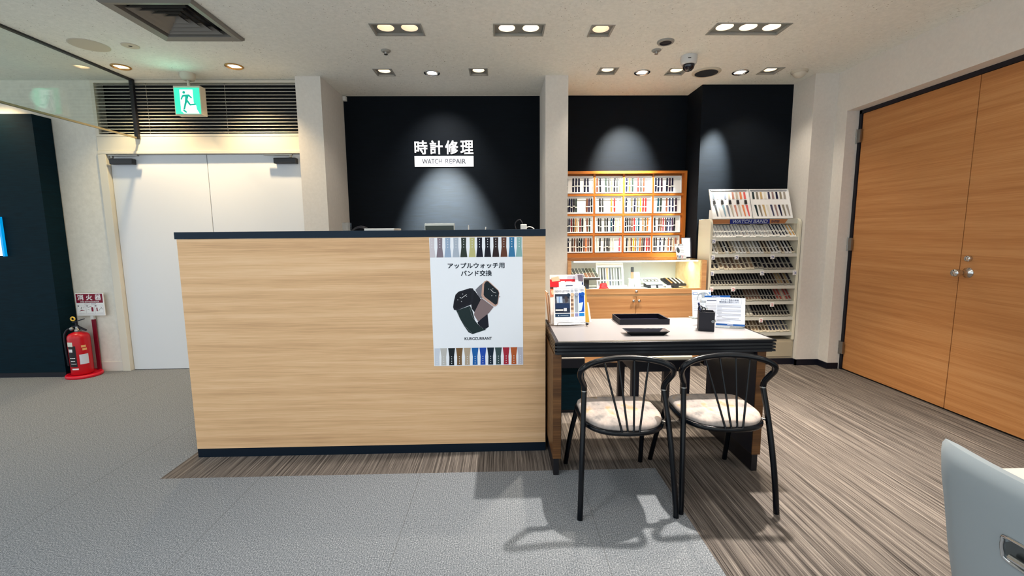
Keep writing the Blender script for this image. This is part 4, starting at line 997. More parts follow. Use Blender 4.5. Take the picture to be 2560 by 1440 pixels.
# two display boxes on top of the rack
def strap_box(x0, x1, label, cols, heads):
    o, Q = tray('strap_display_box', x0, x1, 1.372, 1.648, 4.09, label, 'white display boxes on the rack', 0.10)
    n_ = len(cols); tl = math.atan2(0.10, 0.276)
    w = MB(); w.hexa([Q(0, 0, -.006), Q(1, 0, -.006), Q(1, 0, -.075), Q(0, 0, -.075), Q(0, .3, -.006), Q(1, .3, -.006), Q(1, .3, -.04), Q(0, .3, -.04)]); w.build('back_support', M_WHITE, o)
    w = MB(); w.hexa([Q(.05, .945, .008), Q(.95, .945, .008), Q(.95, .945, 0), Q(.05, .945, 0), Q(.05, .965, .008), Q(.95, .965, .008), Q(.95, .965, 0), Q(.05, .965, 0)]); w.build('hanging_rail', mat('rail_grey', (150, 152, 158), 0.4), o)
    for i, col in enumerate(cols):
        a = 0.092 + i * 0.100; d = 0.004
        st = thing('watch_strap', Q(a, 0.06, d), '%s strap, %s in the %s white box on the rack' % (cname(col), from_left(i, n_), 'left' if x0 < 2.2 else 'right'), 'watch strap', 'straps in the boxes on the rack')
        ww = 0.026
        w = MB(); w.hexa([Q(a - ww, .66, d), Q(a + ww, .66, d), Q(a + ww, .66, .0008), Q(a - ww, .66, .0008), Q(a - ww * .8, .90, d), Q(a + ww * .8, .90, d), Q(a + ww * .8, .90, .0008), Q(a - ww * .8, .90, .0008)])
        w.build('buckle_piece', leather(col), st)
        w = MB(); b0 = a + .02; w.hexa([Q(b0 + .03 - .013, .08, d), Q(b0 + .03 + .013, .08, d), Q(b0 + .03 + .013, .08, .0008), Q(b0 + .03 - .013, .08, .0008), Q(b0 - .03, .46, d), Q(b0 + .022, .46, d), Q(b0 + .022, .46, .0008), Q(b0 - .03, .46, .0008)])
        w.build('tail_piece', leather(col), st)
        if heads and i % 2 == 0:
            w = MB(); w.hexa([Q(a - .034, .49, .010), Q(a + .034, .49, .010), Q(a + .034, .49, .0008), Q(a - .034, .49, .0008), Q(a - .03, .63, .010), Q(a + .03, .63, .010), Q(a + .03, .63, .0008), Q(a - .03, .63, .0008)])
            w.build('watch_head', M_DARKMETAL, st, bevel=0.003)
strap_box(1.955, 2.325, 'white display box of pastel straps on top of the rack, left one', [(84, 90, 98), (226, 226, 224), (140, 172, 190), (124, 132, 148), (188, 180, 166), (196, 142, 128), (196, 186, 172), (226, 138, 92), (226, 100, 98)], True)
strap_box(2.333, 2.705, 'white display box of dark and beige straps on top of the rack, right one', [(28, 46, 52), (132, 124, 112), (196, 168, 120), (224, 220, 208), (70, 70, 96), (150, 126, 124), (16, 18, 56), (140, 132, 116), (160, 152, 144)], False)
# ================================================================== reception desk
ZT = 0.72
DX0, DX1, DY0, DY1 = 0.258, 1.364, 2.12, 2.72
t = thing('desk', (0.81, 2.42, 0), 'black edged desk with pale grey top and walnut panel legs', 'desk')
w = MB(); w.box(DX0 + 0.012, DX1 - 0.012, DY0 + 0.012, DY1 - 0.012, 0.652, ZT - 0.002); w.build('desk_core', M_BLACK, t)
w = MB(); w.box(DX0 + 0.020, DX1 - 0.022, DY0 + 0.018, DY1 - 0.018, ZT - 0.006, ZT); w.build('desk_surface', M_GREYTOP, t)
w = MB(); w.box(DX0 + 0.018, DX1 - 0.018, DY0 + 0.004, DY0 + 0.018, ZT - 0.006, ZT - 0.0008); w.build('front_inlay', mat('steel_inlay', (150, 144, 134), 0.3, 0.8), t)
M_EDGE = mat('black_lacquer_edge', (5, 9, 16), 0.24, spec=0.4)
for k in range(4):
    z1 = ZT - 0.003 - k * 0.0165
    rr = []
    i0 = 0.0; w = MB()
    if k == 0: w.rings([[(DX0 + i, DY0 + i, z), (DX1 - i, DY0 + i, z), (DX1 - i, DY1 - i, z), (DX0 + i, DY1 - i, z)] for i, z in ((0.020, z1), (0.004, z1), (0.0, z1 - 0.003), (0.0, z1 - 0.010), (0.014, z1 - 0.010))], 0, False, False, False)
    else: w.rings([[(DX0 + i, DY0 + i, z), (DX1 - i, DY0 + i, z), (DX1 - i, DY1 - i, z), (DX0 + i, DY1 - i, z)] for i, z in ((0.014, z1), (0.002, z1), (0.0005, z1 - 0.010), (0.014, z1 - 0.010))], 0, False, False, False)
    w.build('edge_ridge', M_EDGE, t)
w = MB(); w.box(0.296, 1.297, 2.19, 2.21, 0.622, 0.655); w.build('apron', mat('dark_apron', (9, 7, 11), 0.5), t)
for x0, x1 in ((0.254, 0.296), (1.297, 1.341)):
    w = MB(); w.box(x0, x1, 2.16, 2.70, 0.092, 0.652); p_ = w.build('leg_panel', M_WALNUT, t, bevel=0.001)
    w = MB(); xi = x1 + 0.0012 if x0 < 0.5 else x0 - 0.0012; w.box(xi - 0.001, xi + 0.001, 2.165, 2.695, 0.095, 0.65); w.build('inner_shade_face', M_BLACKMATT, p_)  # black sheet over the walnut, standing in for shade on the inner side
    w = MB(); w.box(x0 + 0.004, x1 - 0.010, 2.166, 2.69, 0, 0.092); w.build('panel_foot', mat('black_panel_foot', (14, 12, 18), 0.5), p_)

# ================================================================== chairs at the desk
M_SEAT = mat('floral_seat_fabric', (226, 214, 206), 0.85, spec=0.15)
n, b = nt(M_SEAT)
tc = n.nodes.new('ShaderNodeTexCoord').outputs['Object']
f1 = noise(n, vmul(n, tc, (14, 9, 9)), 1.0, 4, 0.6); f2 = noise(n, vmul(n, tc, (60, 25, 40)), 1.0, 3, 0.6)
ca = ramp(n, f1, [(0.30, (128, 124, 122)), (0.45, (168, 158, 152)), (0.56, (180, 166, 158)), (0.66, (188, 156, 116)), (0.75, (146, 154, 160))])
n.links.new(mixc(n, mathn(n, 'MULTIPLY', mathn(n, 'SUBTRACT', f2, 0.35), 0.9), ca, (112, 104, 102)), b.inputs['Base Color'])
def make_chair(loc, label, grp, rz):
    t = thing('tub_chair', (0, 0, 0), label, 'chair', grp)
    outl = spline([(-.160, .335, 0), (0, .350, 0), (.160, .335, 0), (.182, .225, 0), (.172, .10, 0), (.112, .018, 0), (0, -.008, 0), (-.112, .018, 0), (-.172, .10, 0), (-.182, .225, 0)], 5, True)
    c0 = Vector((0, .17, 0))
    def ring(s, z): return [(c0 + (p - c0) * s) + Vector((0, 0, z)) for p in outl]
    w = MB(); w.rings([ring(.93, .402), ring(.985, .406), ring(1.0, .414), ring(.985, .424), ring(.93, .431), ring(.75, .435), ring(.4, .437)], 0, True)
    w.build('seat_cushion', M_SEAT, t)
    w = MB(); w.tube([p + Vector((0, 0, .396)) for p in outl], .0115, 10, closed=True); w.build('seat_frame', M_BLACKGLOSS, t)
    half = [(.180, .108, .548), (.183, .104, .575), (.196, .088, .606), (.206, .070, .636), (.196, .060, .665), (.152, .066, .687), (.082, .078, .699), (0, .084, .703)]
    full = [(-x, y, z) for x, y, z in half] + [(x, y, z) for x, y, z in reversed(half[:-1])]
    w = MB(); w.tube(spline(full, 6), .0135, 12); w.build('back_rail', M_BLACKGLOSS, t)
    for s in (-1, 1):
        w = MB(); w.tube(spline([(s * .213, 0, 0.0), (s * .205, .022, .18), (s * .193, .062, .38), (s * .180, .108, .548)], 5), .0125, 12); lg = w.build('leg', M_BLACKGLOSS, t)
        w = MB(); w.cyl((s * .1803, .1070, .544), (s * .1801, .1083, .551), .0138, n=12); w.build('joint_collar', M_STEEL, lg)
        w = MB(); w.tube(spline([(s * .206, .485, 0), (s * .19, .42, .2), (s * .166, .335, .396)], 5), .0125, 12); w.build('leg', M_BLACKGLOSS, t)
        w = MB(); w.cyl((s * .172, .10, .403), (s * .197, .060, .403), .004, n=8); w.build('seat_pin', M_STEEL, t)
    for a, bq in ((-.100, -.036), (-.036, -.012), (.036, .012), (.100, .036)):
        zt = .699 if abs(a) < .05 else .693
        w = MB(); w.tube([(a, .080, zt), (bq, -.012, .396)], .0048, 8); w.build('spoke', M_BLACKGLOSS, t)
    t.location = loc; t.rotation_euler = (0, 0, rz)
    return t
ch = make_chair((0.545, 1.80, 0), 'black tubular chair with floral seat tucked under the left half of the desk', 'chairs at the desk', 0.0)
tree_copy(ch, (1.002, 1.818, 0), 'black tubular chair with floral seat tucked under the right half of the desk', 'chairs at the desk', math.radians(-2))

# stool behind the desk
t = thing('stool', (1.02, 2.97, 0), 'dark wooden stool with a pale cushion behind the desk', 'stool')
w = MB(); w.box(0.835, 1.235, 2.765, 3.165, 0.425, 0.455); w.build('cushion', mat('stool_cushion', (206, 196, 172), 0.7), t, bevel=0.008)
w = MB(); w.box(0.845, 1.225, 2.775, 3.155, 0.35, 0.425); w.build('seat_frame', M_BLACK, t)
for x in (0.845, 1.180):
    for y in (2.775, 3.110):
        w = MB(); w.box(x, x + 0.045, y, y + 0.045, 0, 0.35); w.build('leg', M_BLACK, t)
# drawer box behind the left leg of the desk
t = thing('drawer_box', (0.42, 3.2, 0), 'dark teal pedestal box behind the left leg of the desk', 'pedestal')
w = MB(); w.box(0.27, 0.566, 2.965, 3.38, 0.02, 0.325); w.build('body', M_NAVY2, t, bevel=0.003)
w = MB(); w.box(0.27, 0.568, 2.955, 3.39, 0.325, 0.392); w.build('top', mat('pedestal_black_top', (10, 12, 24), 0.5), t, bevel=0.003)
w = MB(); w.box(0.272, 0.566, 2.956, 3.388, 0.392, 0.396); w.build('top_sheet', mat('pedestal_grey', (120, 116, 110), 0.5), t)
w = MB(); w.box(0.275, 0.56, 2.97, 3.37, 0, 0.02); w.build('plinth', M_BLACKBASE, t)

# ================================================================== things on the desk
ZD = ZT + 0.0005
t = thing('tray', (0.82, 2.58, ZT), 'black leatherette presentation tray on the desk, larger and further back', 'tray')
def open_tray(t, P, wall, h, m, mi, splay=0.0):
    """P four base corners (ccw from front left); open box with walls"""
    P = [Vector(p) for p in P]; c = sum(P, Vector()) / 4
    out0 = P; out1 = [p + (p - c).normalized() * splay + Vector((0, 0, h)) for p in P]
    in1 = [p - (p - c).normalized() * wall for p in out1]; in0 = [p - (p - c).normalized() * (wall + splay * 0.6) + Vector((0, 0, wall * 0.6)) for p in out0]
    w = MB(); w.rings([out0, out1], 0, False, True, False); w.rings([out1, in1], 0, False, False, False); w.build('walls', m, t)
    w = MB(); w.rings([in1, in0], 0, False, False, True); w.build('lining', mi, t)
open_tray(t, [(0.683, 2.505, ZD), (0.972, 2.500, ZD), (0.972, 2.68, ZD), (0.683, 2.685, ZD)], 0.007, 0.032, M_BLACKMATT, mat('black_velvet', (12, 12, 26), 0.9, spec=0.1))
t = thing('dish', (0.755, 2.27, ZT), 'black glossy coin dish with flared sides at the front of the desk', 'dish')
open_tray(t, [(0.668, 2.232, ZD), (0.838, 2.228, ZD), (0.838, 2.296, ZD), (0.668, 2.300, ZD)], 0.005, 0.023, M_BLACKGLOSS, mat('black_gloss_inner', (12, 14, 28), 0.15, spec=0.8), 0.030)
# pen cup
t = thing('pen_cup', (1.10, 2.34, ZT), 'black square leather pen cup on the right of the desk', 'pen holder')
w = MB(); cup = [(1.062, 2.325, 0), (1.137, 2.300, 0), (1.160, 2.370, 0), (1.085, 2.395, 0)]
cc = Vector((1.111, 2.3475, 0))
def cr(s, z): return [cc + (Vector(p) - cc) * s + Vector((0, 0, z)) for p in cup]
w.rings([cr(1, ZD), cr(1, ZD + .104), cr(.93, ZD + .104), cr(.93, ZD + .01)], 0, False, True, True); w.build('cup', M_BLACKMATT, t, bevel=0.003)
w = MB(); w.cyl((1.128, 2.302, ZD + .055), (1.126, 2.297, ZD + .055), .008, n=14); w.build('snap_button', M_CHROME, t)
t = thing('pen', (1.085, 2.35, ZT + .02), 'blue pen standing in the black pen cup', 'pen')
w = MB(); w.cyl((1.100, 2.350, ZD + .012), (1.068, 2.345, ZD + .145), .0042, n=10); w.build('barrel', mat('pen_blue', (24, 44, 110), 0.4), t)
w = MB(); w.cyl((1.074, 2.346, ZD + .118), (1.0655, 2.3445, ZD + .15), .0052, n=10); w.build('cap', mat('pen_cap_blue', (16, 30, 80), 0.4), t)
t = thing('scissors', (1.09, 2.335, ZT + .02), 'black handled scissors standing in the black pen cup', 'scissors')
w = MB(); w.cyl((1.108, 2.345, ZD + .012), (1.078, 2.333, ZD + .108), .004, n=8); w.build('blade', M_STEEL, t)
for cx, cz in ((1.070, .122), (1.088, .113)):
    w = MB(); w.tube([(cx + .011 * math.cos(a), 2.331, ZD + cz + .014 * math.sin(a)) for a in [i * 2 * PI / 14 for i in range(14)]], .003, 6, closed=True); w.build('handle', M_BLACK, t)
# spray bottle
t = thing('spray_bottle', (1.150, 2.47, ZT), 'clear spray bottle with white trigger behind the pen cup', 'bottle')
bx_, by_ = 1.150, 2.475
w = MB(); w.lathe([(.024, 0), (.026, .004), (.026, .100), (.022, .112), (.013, .120), (.013, .132)], (bx_, by_, ZD), 20); w.build('bottle', M_CLEARPL, t)
w = MB(); w.lathe([(.0245, .012), (.0245, .07)], (bx_, by_, ZD), 20, cap0=False, cap1=False); w.lathe([(.0265, .045), (.0265, .098)], (bx_, by_, ZD), 20, cap0=False, cap1=False, mi=1); w.lathe([(.0268, .048), (.0268, .062)], (bx_, by_, ZD), 20, cap0=False, cap1=False, mi=2); w.build('label_band', [mat('gel_clear', (226, 232, 236), 0.3), M_WHITE, mat('label_dark', (40, 60, 70), 0.5)], t)
w = MB(); w.lathe([(.016, .130), (.017, .134), (.017, .152), (.012, .156)], (bx_, by_, ZD), 16); w.build('collar', mat('trigger_white', (206, 214, 222), 0.35), t)
w = MB(); w.tube(spline([(bx_ + .030, by_, ZD + .176), (bx_ + .012, by_, ZD + .188), (bx_ - .010, by_, ZD + .189), (bx_ - .032, by_, ZD + .180)], 4), [.007] * 6 + [.0085] * 4 + [.006] * 3, 10)
w.tube([(bx_, by_, ZD + .15), (bx_ - .002, by_, ZD + .187)], .008, 10); w.build('spray_head', MATS['trigger_white'], t)
w = MB(); w.tube(spline([(bx_ - .020, by_, ZD + .182), (bx_ - .030, by_, ZD + .168), (bx_ - .034, by_, ZD + .146)], 4), .0035, 8); w.build('trigger', MATS['trigger_white'], t)
# notices in acrylic stands
M_BLUEBAND = mat('notice_blue', (20, 86, 160), 0.5)
M_INK = mat('notice_grey_ink', (150, 152, 162), 0.6)
M_INKD = mat('notice_dark_ink', (74, 84, 110), 0.6)
def notice(name, P0, P1, z0, z1, dy, label, draw):
    """stand-up notice; P0,P1 bottom left/right (x,y)"""
    t = thing(name, ((P0[0] + P1[0]) / 2, (P0[1] + P1[1]) / 2, ZT), label, 'notice', 'notices on the desk')
    u = Vector((P1[0] - P0[0], P1[1] - P0[1], 0)); L = u.length; u.normalize(); back = Vector((-u.y, u.x, 0))
    tl = Vector((P0[0], P0[1], z1)) + back * dy; v = (Vector((P0[0], P0[1], z0)) - tl); Hh = v.length; v.normalize()
    nn = v.cross(u).normalized()
    if nn.y > 0: nn = -nn
    w = MB(); c = [tl, tl + u * L, tl + u * L + v * Hh, tl + v * Hh]
    w.hexa([c[3], c[2], c[2] - nn * .0016, c[3] - nn * .0016, c[0], c[1], c[1] - nn * .0016, c[0] - nn * .0016]); w.build('sheet', mat('notice_paper', (226, 232, 246), 0.5), t)
    w = MB(); fl = [tl + v * Hh, tl + u * L + v * Hh]; zf = Vector((0, 0, -(z0 - ZD)))
    w.hexa([fl[0] + zf - nn * .002, fl[1] + zf - nn * .002, fl[1] + zf + back * .07, fl[0] + zf + back * .07, fl[0] + zf - nn * .002 + Vector((0, 0, .0025)), fl[1] + zf - nn * .002 + Vector((0, 0, .0025)), fl[1] + zf + back * .07 + Vector((0, 0, .0025)), fl[0] + zf + back * .07 + Vector((0, 0, .0025))])
    w.hexa([fl[0] + zf - nn * .0022, fl[1] + zf - nn * .0022, fl[1] + zf - nn * .0042, fl[0] + zf - nn * .0042, tl - nn * .0022, tl + u * L - nn * .0022, tl + u * L - nn * .0042, tl - nn * .0042])
    w.build('acrylic_stand', M_CLEARPL, t)
    sh = Sheet(tl, u, v, .0005)
    if sh.n.dot(nn) < 0: sh.n = -sh.n
    draw(sh, L, Hh); sh.build('print', [M_BLUEBAND, M_INK, M_INKD, M_PAPER], t)
def d_front(sh, L, h):
    sh.rect(0, h * .925, L, h * .99, 0); sh.rect(L * .40, h * .945, L * .6, h * .97, 3, 2)
    sh.text('ブルガリ商品の修理', L * .15, h * .055, L * .62, h * .055, 2, 1, .02); sh.text('電池交換の受付について', L * .10, h * .13, L * .70, h * .055, 2, 1, .02)
    for a0, b0, a1, b1 in ((.02, .035, .87, .038), (.02, .215, .87, .218), (.02, .035, .024, .218), (.866, .035, .87, .218)): sh.rect(L * a0, h * b0, L * a1, h * b1, 1)
    for k, (a0, a1) in enumerate(((.03, .86), (.03, .86), (.03, .2), (.03, .86), (.03, .86), (.03, .2), (.03, .86), (.08, .86), (.03, .2), (.2, .8), (.03, .86), (.03, .5))):
        sh.rect(L * a0, h * (.27 + k * .05), L * a1, h * (.285 + k * .05), 1)
def d_mid(sh, L, h):
    sh.rect(0, h * .0, L, h * .075, 0); sh.text('お知らせ', L * .30, h * .012, L * .32, h * .052, 3, 2, .01)
    sh.rect(L * .12, h * .19, L * .57, h * .225, 2, 1)
    for k in range(9): sh.rect(L * .06, h * (.34 + k * .06), L * .9, h * (.355 + k * .06), 1)
def d_left(sh, L, h):
    sh.rect(L * .03, h * .09, L * .97, h * .16, 0); sh.rect(L * .06, h * .11, L * .3, h * .14, 3, 2)
    for k in range(7): sh.rect(L * .06, h * (.28 + k * .075), L * .8, h * (.295 + k * .075), 1)
notice('notice_stand', (1.191, 2.395), (1.327, 2.345), .734, .888, .030, 'white notice with a blue bottom strip standing in front of the others', d_front)
notice('notice_stand', (1.200, 2.56), (1.352, 2.545), .734, .876, .022, 'white notice with a long blue heading band standing behind the front notice', d_mid)
notice('notice_stand', (1.176, 2.66), (1.292, 2.655), .728, .895, .030, 'white notice at the back partly hidden by the spray bottle', d_left)

# newsletters in a wire stand
t = thing('wire_stand', (0.39, 2.52, ZT), 'chrome wire leaflet stand on the left of the desk', 'leaflet stand')
w = MB(); w.tube([(.318, 2.497, ZD + .003), (.320, 2.494, ZD + .018), (.326, 2.493, ZD + .022), (.485, 2.489, ZD + .022), (.489, 2.489, ZD + .016), (.489, 2.492, ZD + .003), (.489, 2.622, ZD + .003), (.318, 2.622, ZD + .003)], .0018, 8, closed=True); w.build('front_wire', M_CHROME, t)
w = MB(); w.tube([(.33, 2.622, ZD + .003), (.33, 2.618, ZD + .17), (.46, 2.618, ZD + .17), (.46, 2.622, ZD + .003)], .0018, 8); w.build('back_wire', M_CHROME, t)
w = MB(); w.lathe([(.001, -.008), (.006, -.006), (.008, 0), (.006, .006), (.001, .008)], (.489, 2.488, ZD + .012), 12, axis='X'); w.build('ball_end', M_BLACK, t)
def lsheet(name, x0, x1, y, z0, z1, lean, label, cat, draw, m=None, th=.0012, slant=0.0, grp=None):
    t = thing(name, ((x0 + x1) / 2, y, z0), label, cat, grp)
    w = MB(); c = [Vector((x0, y, z0)), Vector((x1, y, z0)), Vector((x1 + slant, y + lean, z1)), Vector((x0 + slant, y + lean, z1))]; d = Vector((0, th, 0))
    w.hexa([c[0], c[1], c[1] + d, c[0] + d, c[3], c[2], c[2] + d, c[3] + d]); w.build('paper', m or M_PAPER, t)
    if draw:
        PM.clear(); sh = Sheet(c[3], c[1] - c[0], c[0] - c[3], .0005); sh.n = Vector((0, -1, 0)); draw(sh, (c[1] - c[0]).length, (c[0] - c[3]).length); sh.build('print', list(PM), t)
    return t
def d_news(acc, acc2, num):
    def d(sh, L, h):
        ink = pmi((150, 152, 168)); sh.text('NEWS LETTER', L * .09, h * .07, L * .86, h * .055, ink, 1, .004); sh.rect(L * .06, h * .035, L * .95, h * .04, ink, 1)
        a, c_ = pmi(acc), pmi(acc2); sh.rect(L * .08, h * .175, L * .95, h * .675, a, 1)
        if num == 0:
            sh.rect(L * .10, h * .30, L * .93, h * .42, pmi((90, 96, 110)), 2); sh.poly([(L * .16, h * .24), (L * .50, h * .24), (L * .52, h * .41), (L * .2, h * .41)], pmi((180, 200, 226)), 3); sh.rect(L * .31, h * .24, L * .35, h * .41, pmi((110, 150, 206)), 4)
            sh.poly([(L * .62, h * .25), (L * .8, h * .22), (L * .86, h * .36), (L * .7, h * .42)], pmi((66, 60, 64)), 3); sh.rect(L * .10, h * .58, L * .55, h * .62, pmi((226, 226, 226)), 3); sh.rect(L * .58, h * .55, L * .76, h * .63, pmi((210, 214, 222)), 3); sh.rect(L * .08, h * .42, L * .95, h * .56, pmi((22, 46, 84)), 2)
        sh.rect(L * .08, h * .70, L * .95, h * .785, c_, 1); sh.disc(L * .87, h * .205, L * .11, c_, 5); sh.disc(L * .87, h * .205, L * .085, pmi(tuple(int(v * .6) for v in acc2)) if num == 0 else a, 6)
        if num == 0: sh.poly([(L * .25, h * .73), (L * .31, h * .73), (L * .28, h * .77)], pmi((230, 236, 244)), 2); sh.rect(L * .38, h * .735, L * .85, h * .75, pmi((170, 190, 210)), 2)
        for k in range(3): sh.rect(L * .1, h * (.84 + k * .03), L * .9, h * (.846 + k * .03), pmi((206, 208, 216)), 1)
        if num == 3: sh.poly([(L * .60, h * .45), (L * .90, h * .42), (L * .80, h * .64), (L * .62, h * .66)], pmi((206, 226, 246)), 2)
        if num == 1:
            for k in range(3): sh.rect(L * .7, h * (.32 + k * .11), L * .93, h * (.38 + k * .11), pmi((130, 100, 84)), 2)
    return d
N0 = ZD + .0056
lsheet('newsletter', .299, .398, 2.498, N0, .940, .034, 'white newsletter with a dark photo, frontmost in the wire stand', 'newsletter', d_news((34, 44, 66), (30, 60, 92), 0), grp='newsletters in the wire stand')
lsheet('newsletter', .322, .421, 2.502, N0, .941, .034, 'white newsletter with a beige picture edge behind the frontmost one', 'newsletter', d_news((214, 188, 160), (190, 160, 124), 1), grp='newsletters in the wire stand')
lsheet('newsletter', .345, .447, 2.506, N0, .942, .034, 'white newsletter with a grey picture edge, third from the front', 'newsletter', d_news((158, 168, 178), (140, 140, 186), 2), grp='newsletters in the wire stand')
lsheet('newsletter', .376, .483, 2.510, N0, .945, .034, 'white newsletter with a bright blue picture edge, rearmost newsletter', 'newsletter', d_news((10, 74, 178), (20, 130, 206), 3), grp='newsletters in the wire stand')
def d_red(sh, L, h):
    r_, w_, d_, g_ = pmi((206, 30, 44)), pmi((232, 228, 232)), pmi((130, 60, 44)), pmi((90, 84, 96))
    sh.rect(0, 0, L * .34, h * .11, w_, 1); sh.rect(0, h * .09, L, h * .28, r_, 1); sh.poly([(L * .04, h * .06), (L * .3, h * .03), (L * .36, h * .12), (L * .08, h * .14)], pmi((226, 190, 160)), 2)
    sh.rect(L * .35, h * .02, L * .6, h * .09, w_, 2); sh.rect(L * .62, h * .02, L * .95, h * .09, pmi((190, 186, 200)), 2); sh.rect(L * .45, h * .20, L * .95, h * .28, d_, 2)
    sh.rect(L * .38, h * .125, L * .52, h * .165, w_, 3); sh.rect(L * .56, h * .135, L * .76, h * .175, w_, 3); sh.poly([(0, h * .29), (L * .26, h * .27), (L * .3, h * .42), (0, h * .46)], pmi((206, 120, 90)), 2); sh.poly([(L * .03, h * .32), (L * .2, h * .3), (L * .22, h * .38), (L * .06, h * .41)], pmi((236, 200, 170)), 3); sh.rect(0, h * .25, L * .3, h * .285, pmi((60, 40, 36)), 3)
def d_wh(sh, L, h):
    k_ = pmi((60, 70, 96)); sh.rect(L * .3, h * .08, L * .6, h * .11, k_, 1); sh.rect(L * .22, h * .15, L * .62, h * .175, pmi((110, 120, 150)), 1)
    for a in (.1, .26, .42, .62): sh.poly([(L * a, h * .26), (L * (a + .07), h * .22), (L * (a + .05), h * .3)], k_, 1)
    sh.poly([(L * .74, h * .22), (L * .9, h * .22), (L * .9, h * .26), (L * .8, h * .3), (L * .74, h * .3)], pmi((20, 100, 160)), 1)
lsheet('flyer', .284, .452, 2.535, N0, 1.008, .055, 'red food flyer with white corner sticking up behind the newsletters', 'flyer', d_red)
lsheet('flyer', .335, .470, 2.524, N0, .968, .046, 'white campaign flyer between the newsletters and the red flyer', 'flyer', d_wh)
def d_navy(sh, L, h):
    a = pmi((190, 186, 196)); sh.rect(0, 0, L, h * .12, a, 1); sh.poly([(L * .3, h * .02), (L * .9, h * .02), (L * .95, h * .16), (L * .4, h * .14)], pmi((110, 100, 112)), 2); sh.rect(L * .1, h * .17, L * .95, h * .22, pmi((30, 50, 96)), 2); sh.rect(L * .55, h * .26, L, h * .34, pmi((150, 150, 144)), 2); sh.rect(L * .8, h * .25, L, h * .4, pmi((160, 120, 104)), 3)
lsheet('flyer', .432, .482, 2.531, N0, 1.013, .054, 'grey and navy flyer sticking up at the right of the red flyer', 'flyer', d_navy)
lsheet('booklet', .420, .517, 2.565, N0, .93, .03, 'yellow booklet edge leaning behind the newsletters', 'booklet', None, mat('yellow_cover', (214, 170, 66), 0.6), .004, -.02)
lsheet('booklet', .440, .531, 2.575, N0, .84, .02, 'thin white booklet behind the yellow one in the wire stand', 'booklet', None, M_WHITE, .004, -.015)
t = thing('paper_bundle', (.287, 2.58, ZT), 'bundle of brown folded papers leaning at the left end of the desk', 'papers')
for k, (x, z1, c_) in enumerate(((.284, .905, (206, 190, 176)), (.292, .900, (150, 118, 96)), (.300, .885, (196, 176, 160)))):
    w = MB(); w.hexa([(x, 2.60, ZD), (x + .006, 2.60, ZD), (x + .006, 2.69, ZD), (x, 2.69, ZD), (x - .018 - k * .002, 2.61, z1), (x - .013 - k * .002, 2.61, z1), (x - .013 - k * .002, 2.69, z1), (x - .018 - k * .002, 2.69, z1)])
    w.build('folded_paper', mat('fold_%d' % k, c_, 0.6), t)

# ================================================================== things behind the counter
ZS2 = 1.0305
t = thing('tablet', (-0.37, 2.70, ZS2), 'silver framed tablet standing behind the counter below the wall sign', 'tablet')
w = MB(); w.box(-0.460, -0.280, 2.70, 2.708, 1.12, 1.316); w.build('frame', mat('tablet_silver', (206, 208, 200), 0.35, 0.3), t, bevel=0.003)
w = MB(); w.box(-0.455, -0.285, 2.698, 2.7005, 1.13, 1.303); w.build('screen', mat('tablet_screen', (54, 66, 62), 0.3), t)
w = MB(); w.hexa([(-.42, 2.66, ZS2), (-.32, 2.66, ZS2), (-.32, 2.78, ZS2), (-.42, 2.78, ZS2), (-.40, 2.708, 1.14), (-.34, 2.708, 1.14), (-.34, 2.715, 1.14), (-.40, 2.715, 1.14)]); w.build('stand', M_DARKMETAL, t)
t = thing('printer', (-0.71, 2.70, ZS2), 'white topped small printer peeking over the counter left of the tablet', 'printer')
w = MB(); w.box(-0.795, -0.625, 2.62, 2.80, ZS2, 1.272); w.build('body', M_DARKMETAL, t, bevel=0.004)
w = MB(); w.box(-0.797, -0.623, 2.618, 2.802, 1.272, 1.289); w.build('lid', M_WHITEPL, t, bevel=0.003)
t = thing('plastic_case', (-0.925, 2.70, ZS2), 'clear plastic case behind the left end of the counter', 'case')
w = MB(); w.box(-0.944, -0.908, 2.68, 2.74, ZS2, 1.326); w.build('case', M_CLEARPL, t, bevel=0.003)
w = MB(); w.box(-0.940, -0.912, 2.685, 2.735, ZS2 + .002, 1.28); w.build('contents', mat('case_grey', (150, 146, 138), 0.6), t)
t = thing('cable_coil', (-0.86, 2.72, ZS2), 'dark cable coil standing behind the left end of the counter', 'cable')
for k in range(3):
    w = MB(); r = .060 + k * .005
    w.tube([(-0.865 + r * math.cos(a), 2.765 + k * .008, 1.235 + r * math.sin(a)) for a in [i * 2 * PI / 24 for i in range(24)]], .003, 6, closed=True); w.build('loop', M_BLACK, t)
w = MB(); w.box(-0.88, -0.85, 2.755, 2.795, ZS2, 1.18); w.build('hook_stand', M_BLACK, t)
t = thing('pen', (-0.19, 2.70, ZS2), 'white pen standing upright behind the counter right of the tablet', 'pen')
w = MB(); w.cyl((-0.196, 2.70, 1.12), (-0.196, 2.70, 1.305), .0035, n=10); w.build('barrel', M_WHITEPL, t)
w = MB(); w.lathe([(.02, 0), (.02, .09), (.017, .09), (.017, .01)], (-0.196, 2.70, ZS2), 16); w.build('holder', M_BLACK, t)
t = thing('pen', (-0.11, 2.70, ZS2), 'white pen tilted behind the counter, nearer the pillar', 'pen')
w = MB(); w.cyl((-0.125, 2.70, ZS2 + .01), (-0.092, 2.70, 1.293), .0035, n=10); w.build('barrel', M_WHITEPL, t)
w = MB(); w.lathe([(.026, 0), (.026, .1), (.023, .1), (.023, .01)], (-0.125, 2.70, ZS2), 16); w.build('holder', M_BLACK, t)
t = thing('plug_adapter', (0.135, 2.70, ZS2), 'white plug adapter with a cable at the right end of the counter', 'adapter')
w = MB(); w.box(0.118, 0.155, 2.69, 2.72, 1.262, 1.308); w.build('plug', M_WHITEPL, t, bevel=0.003)
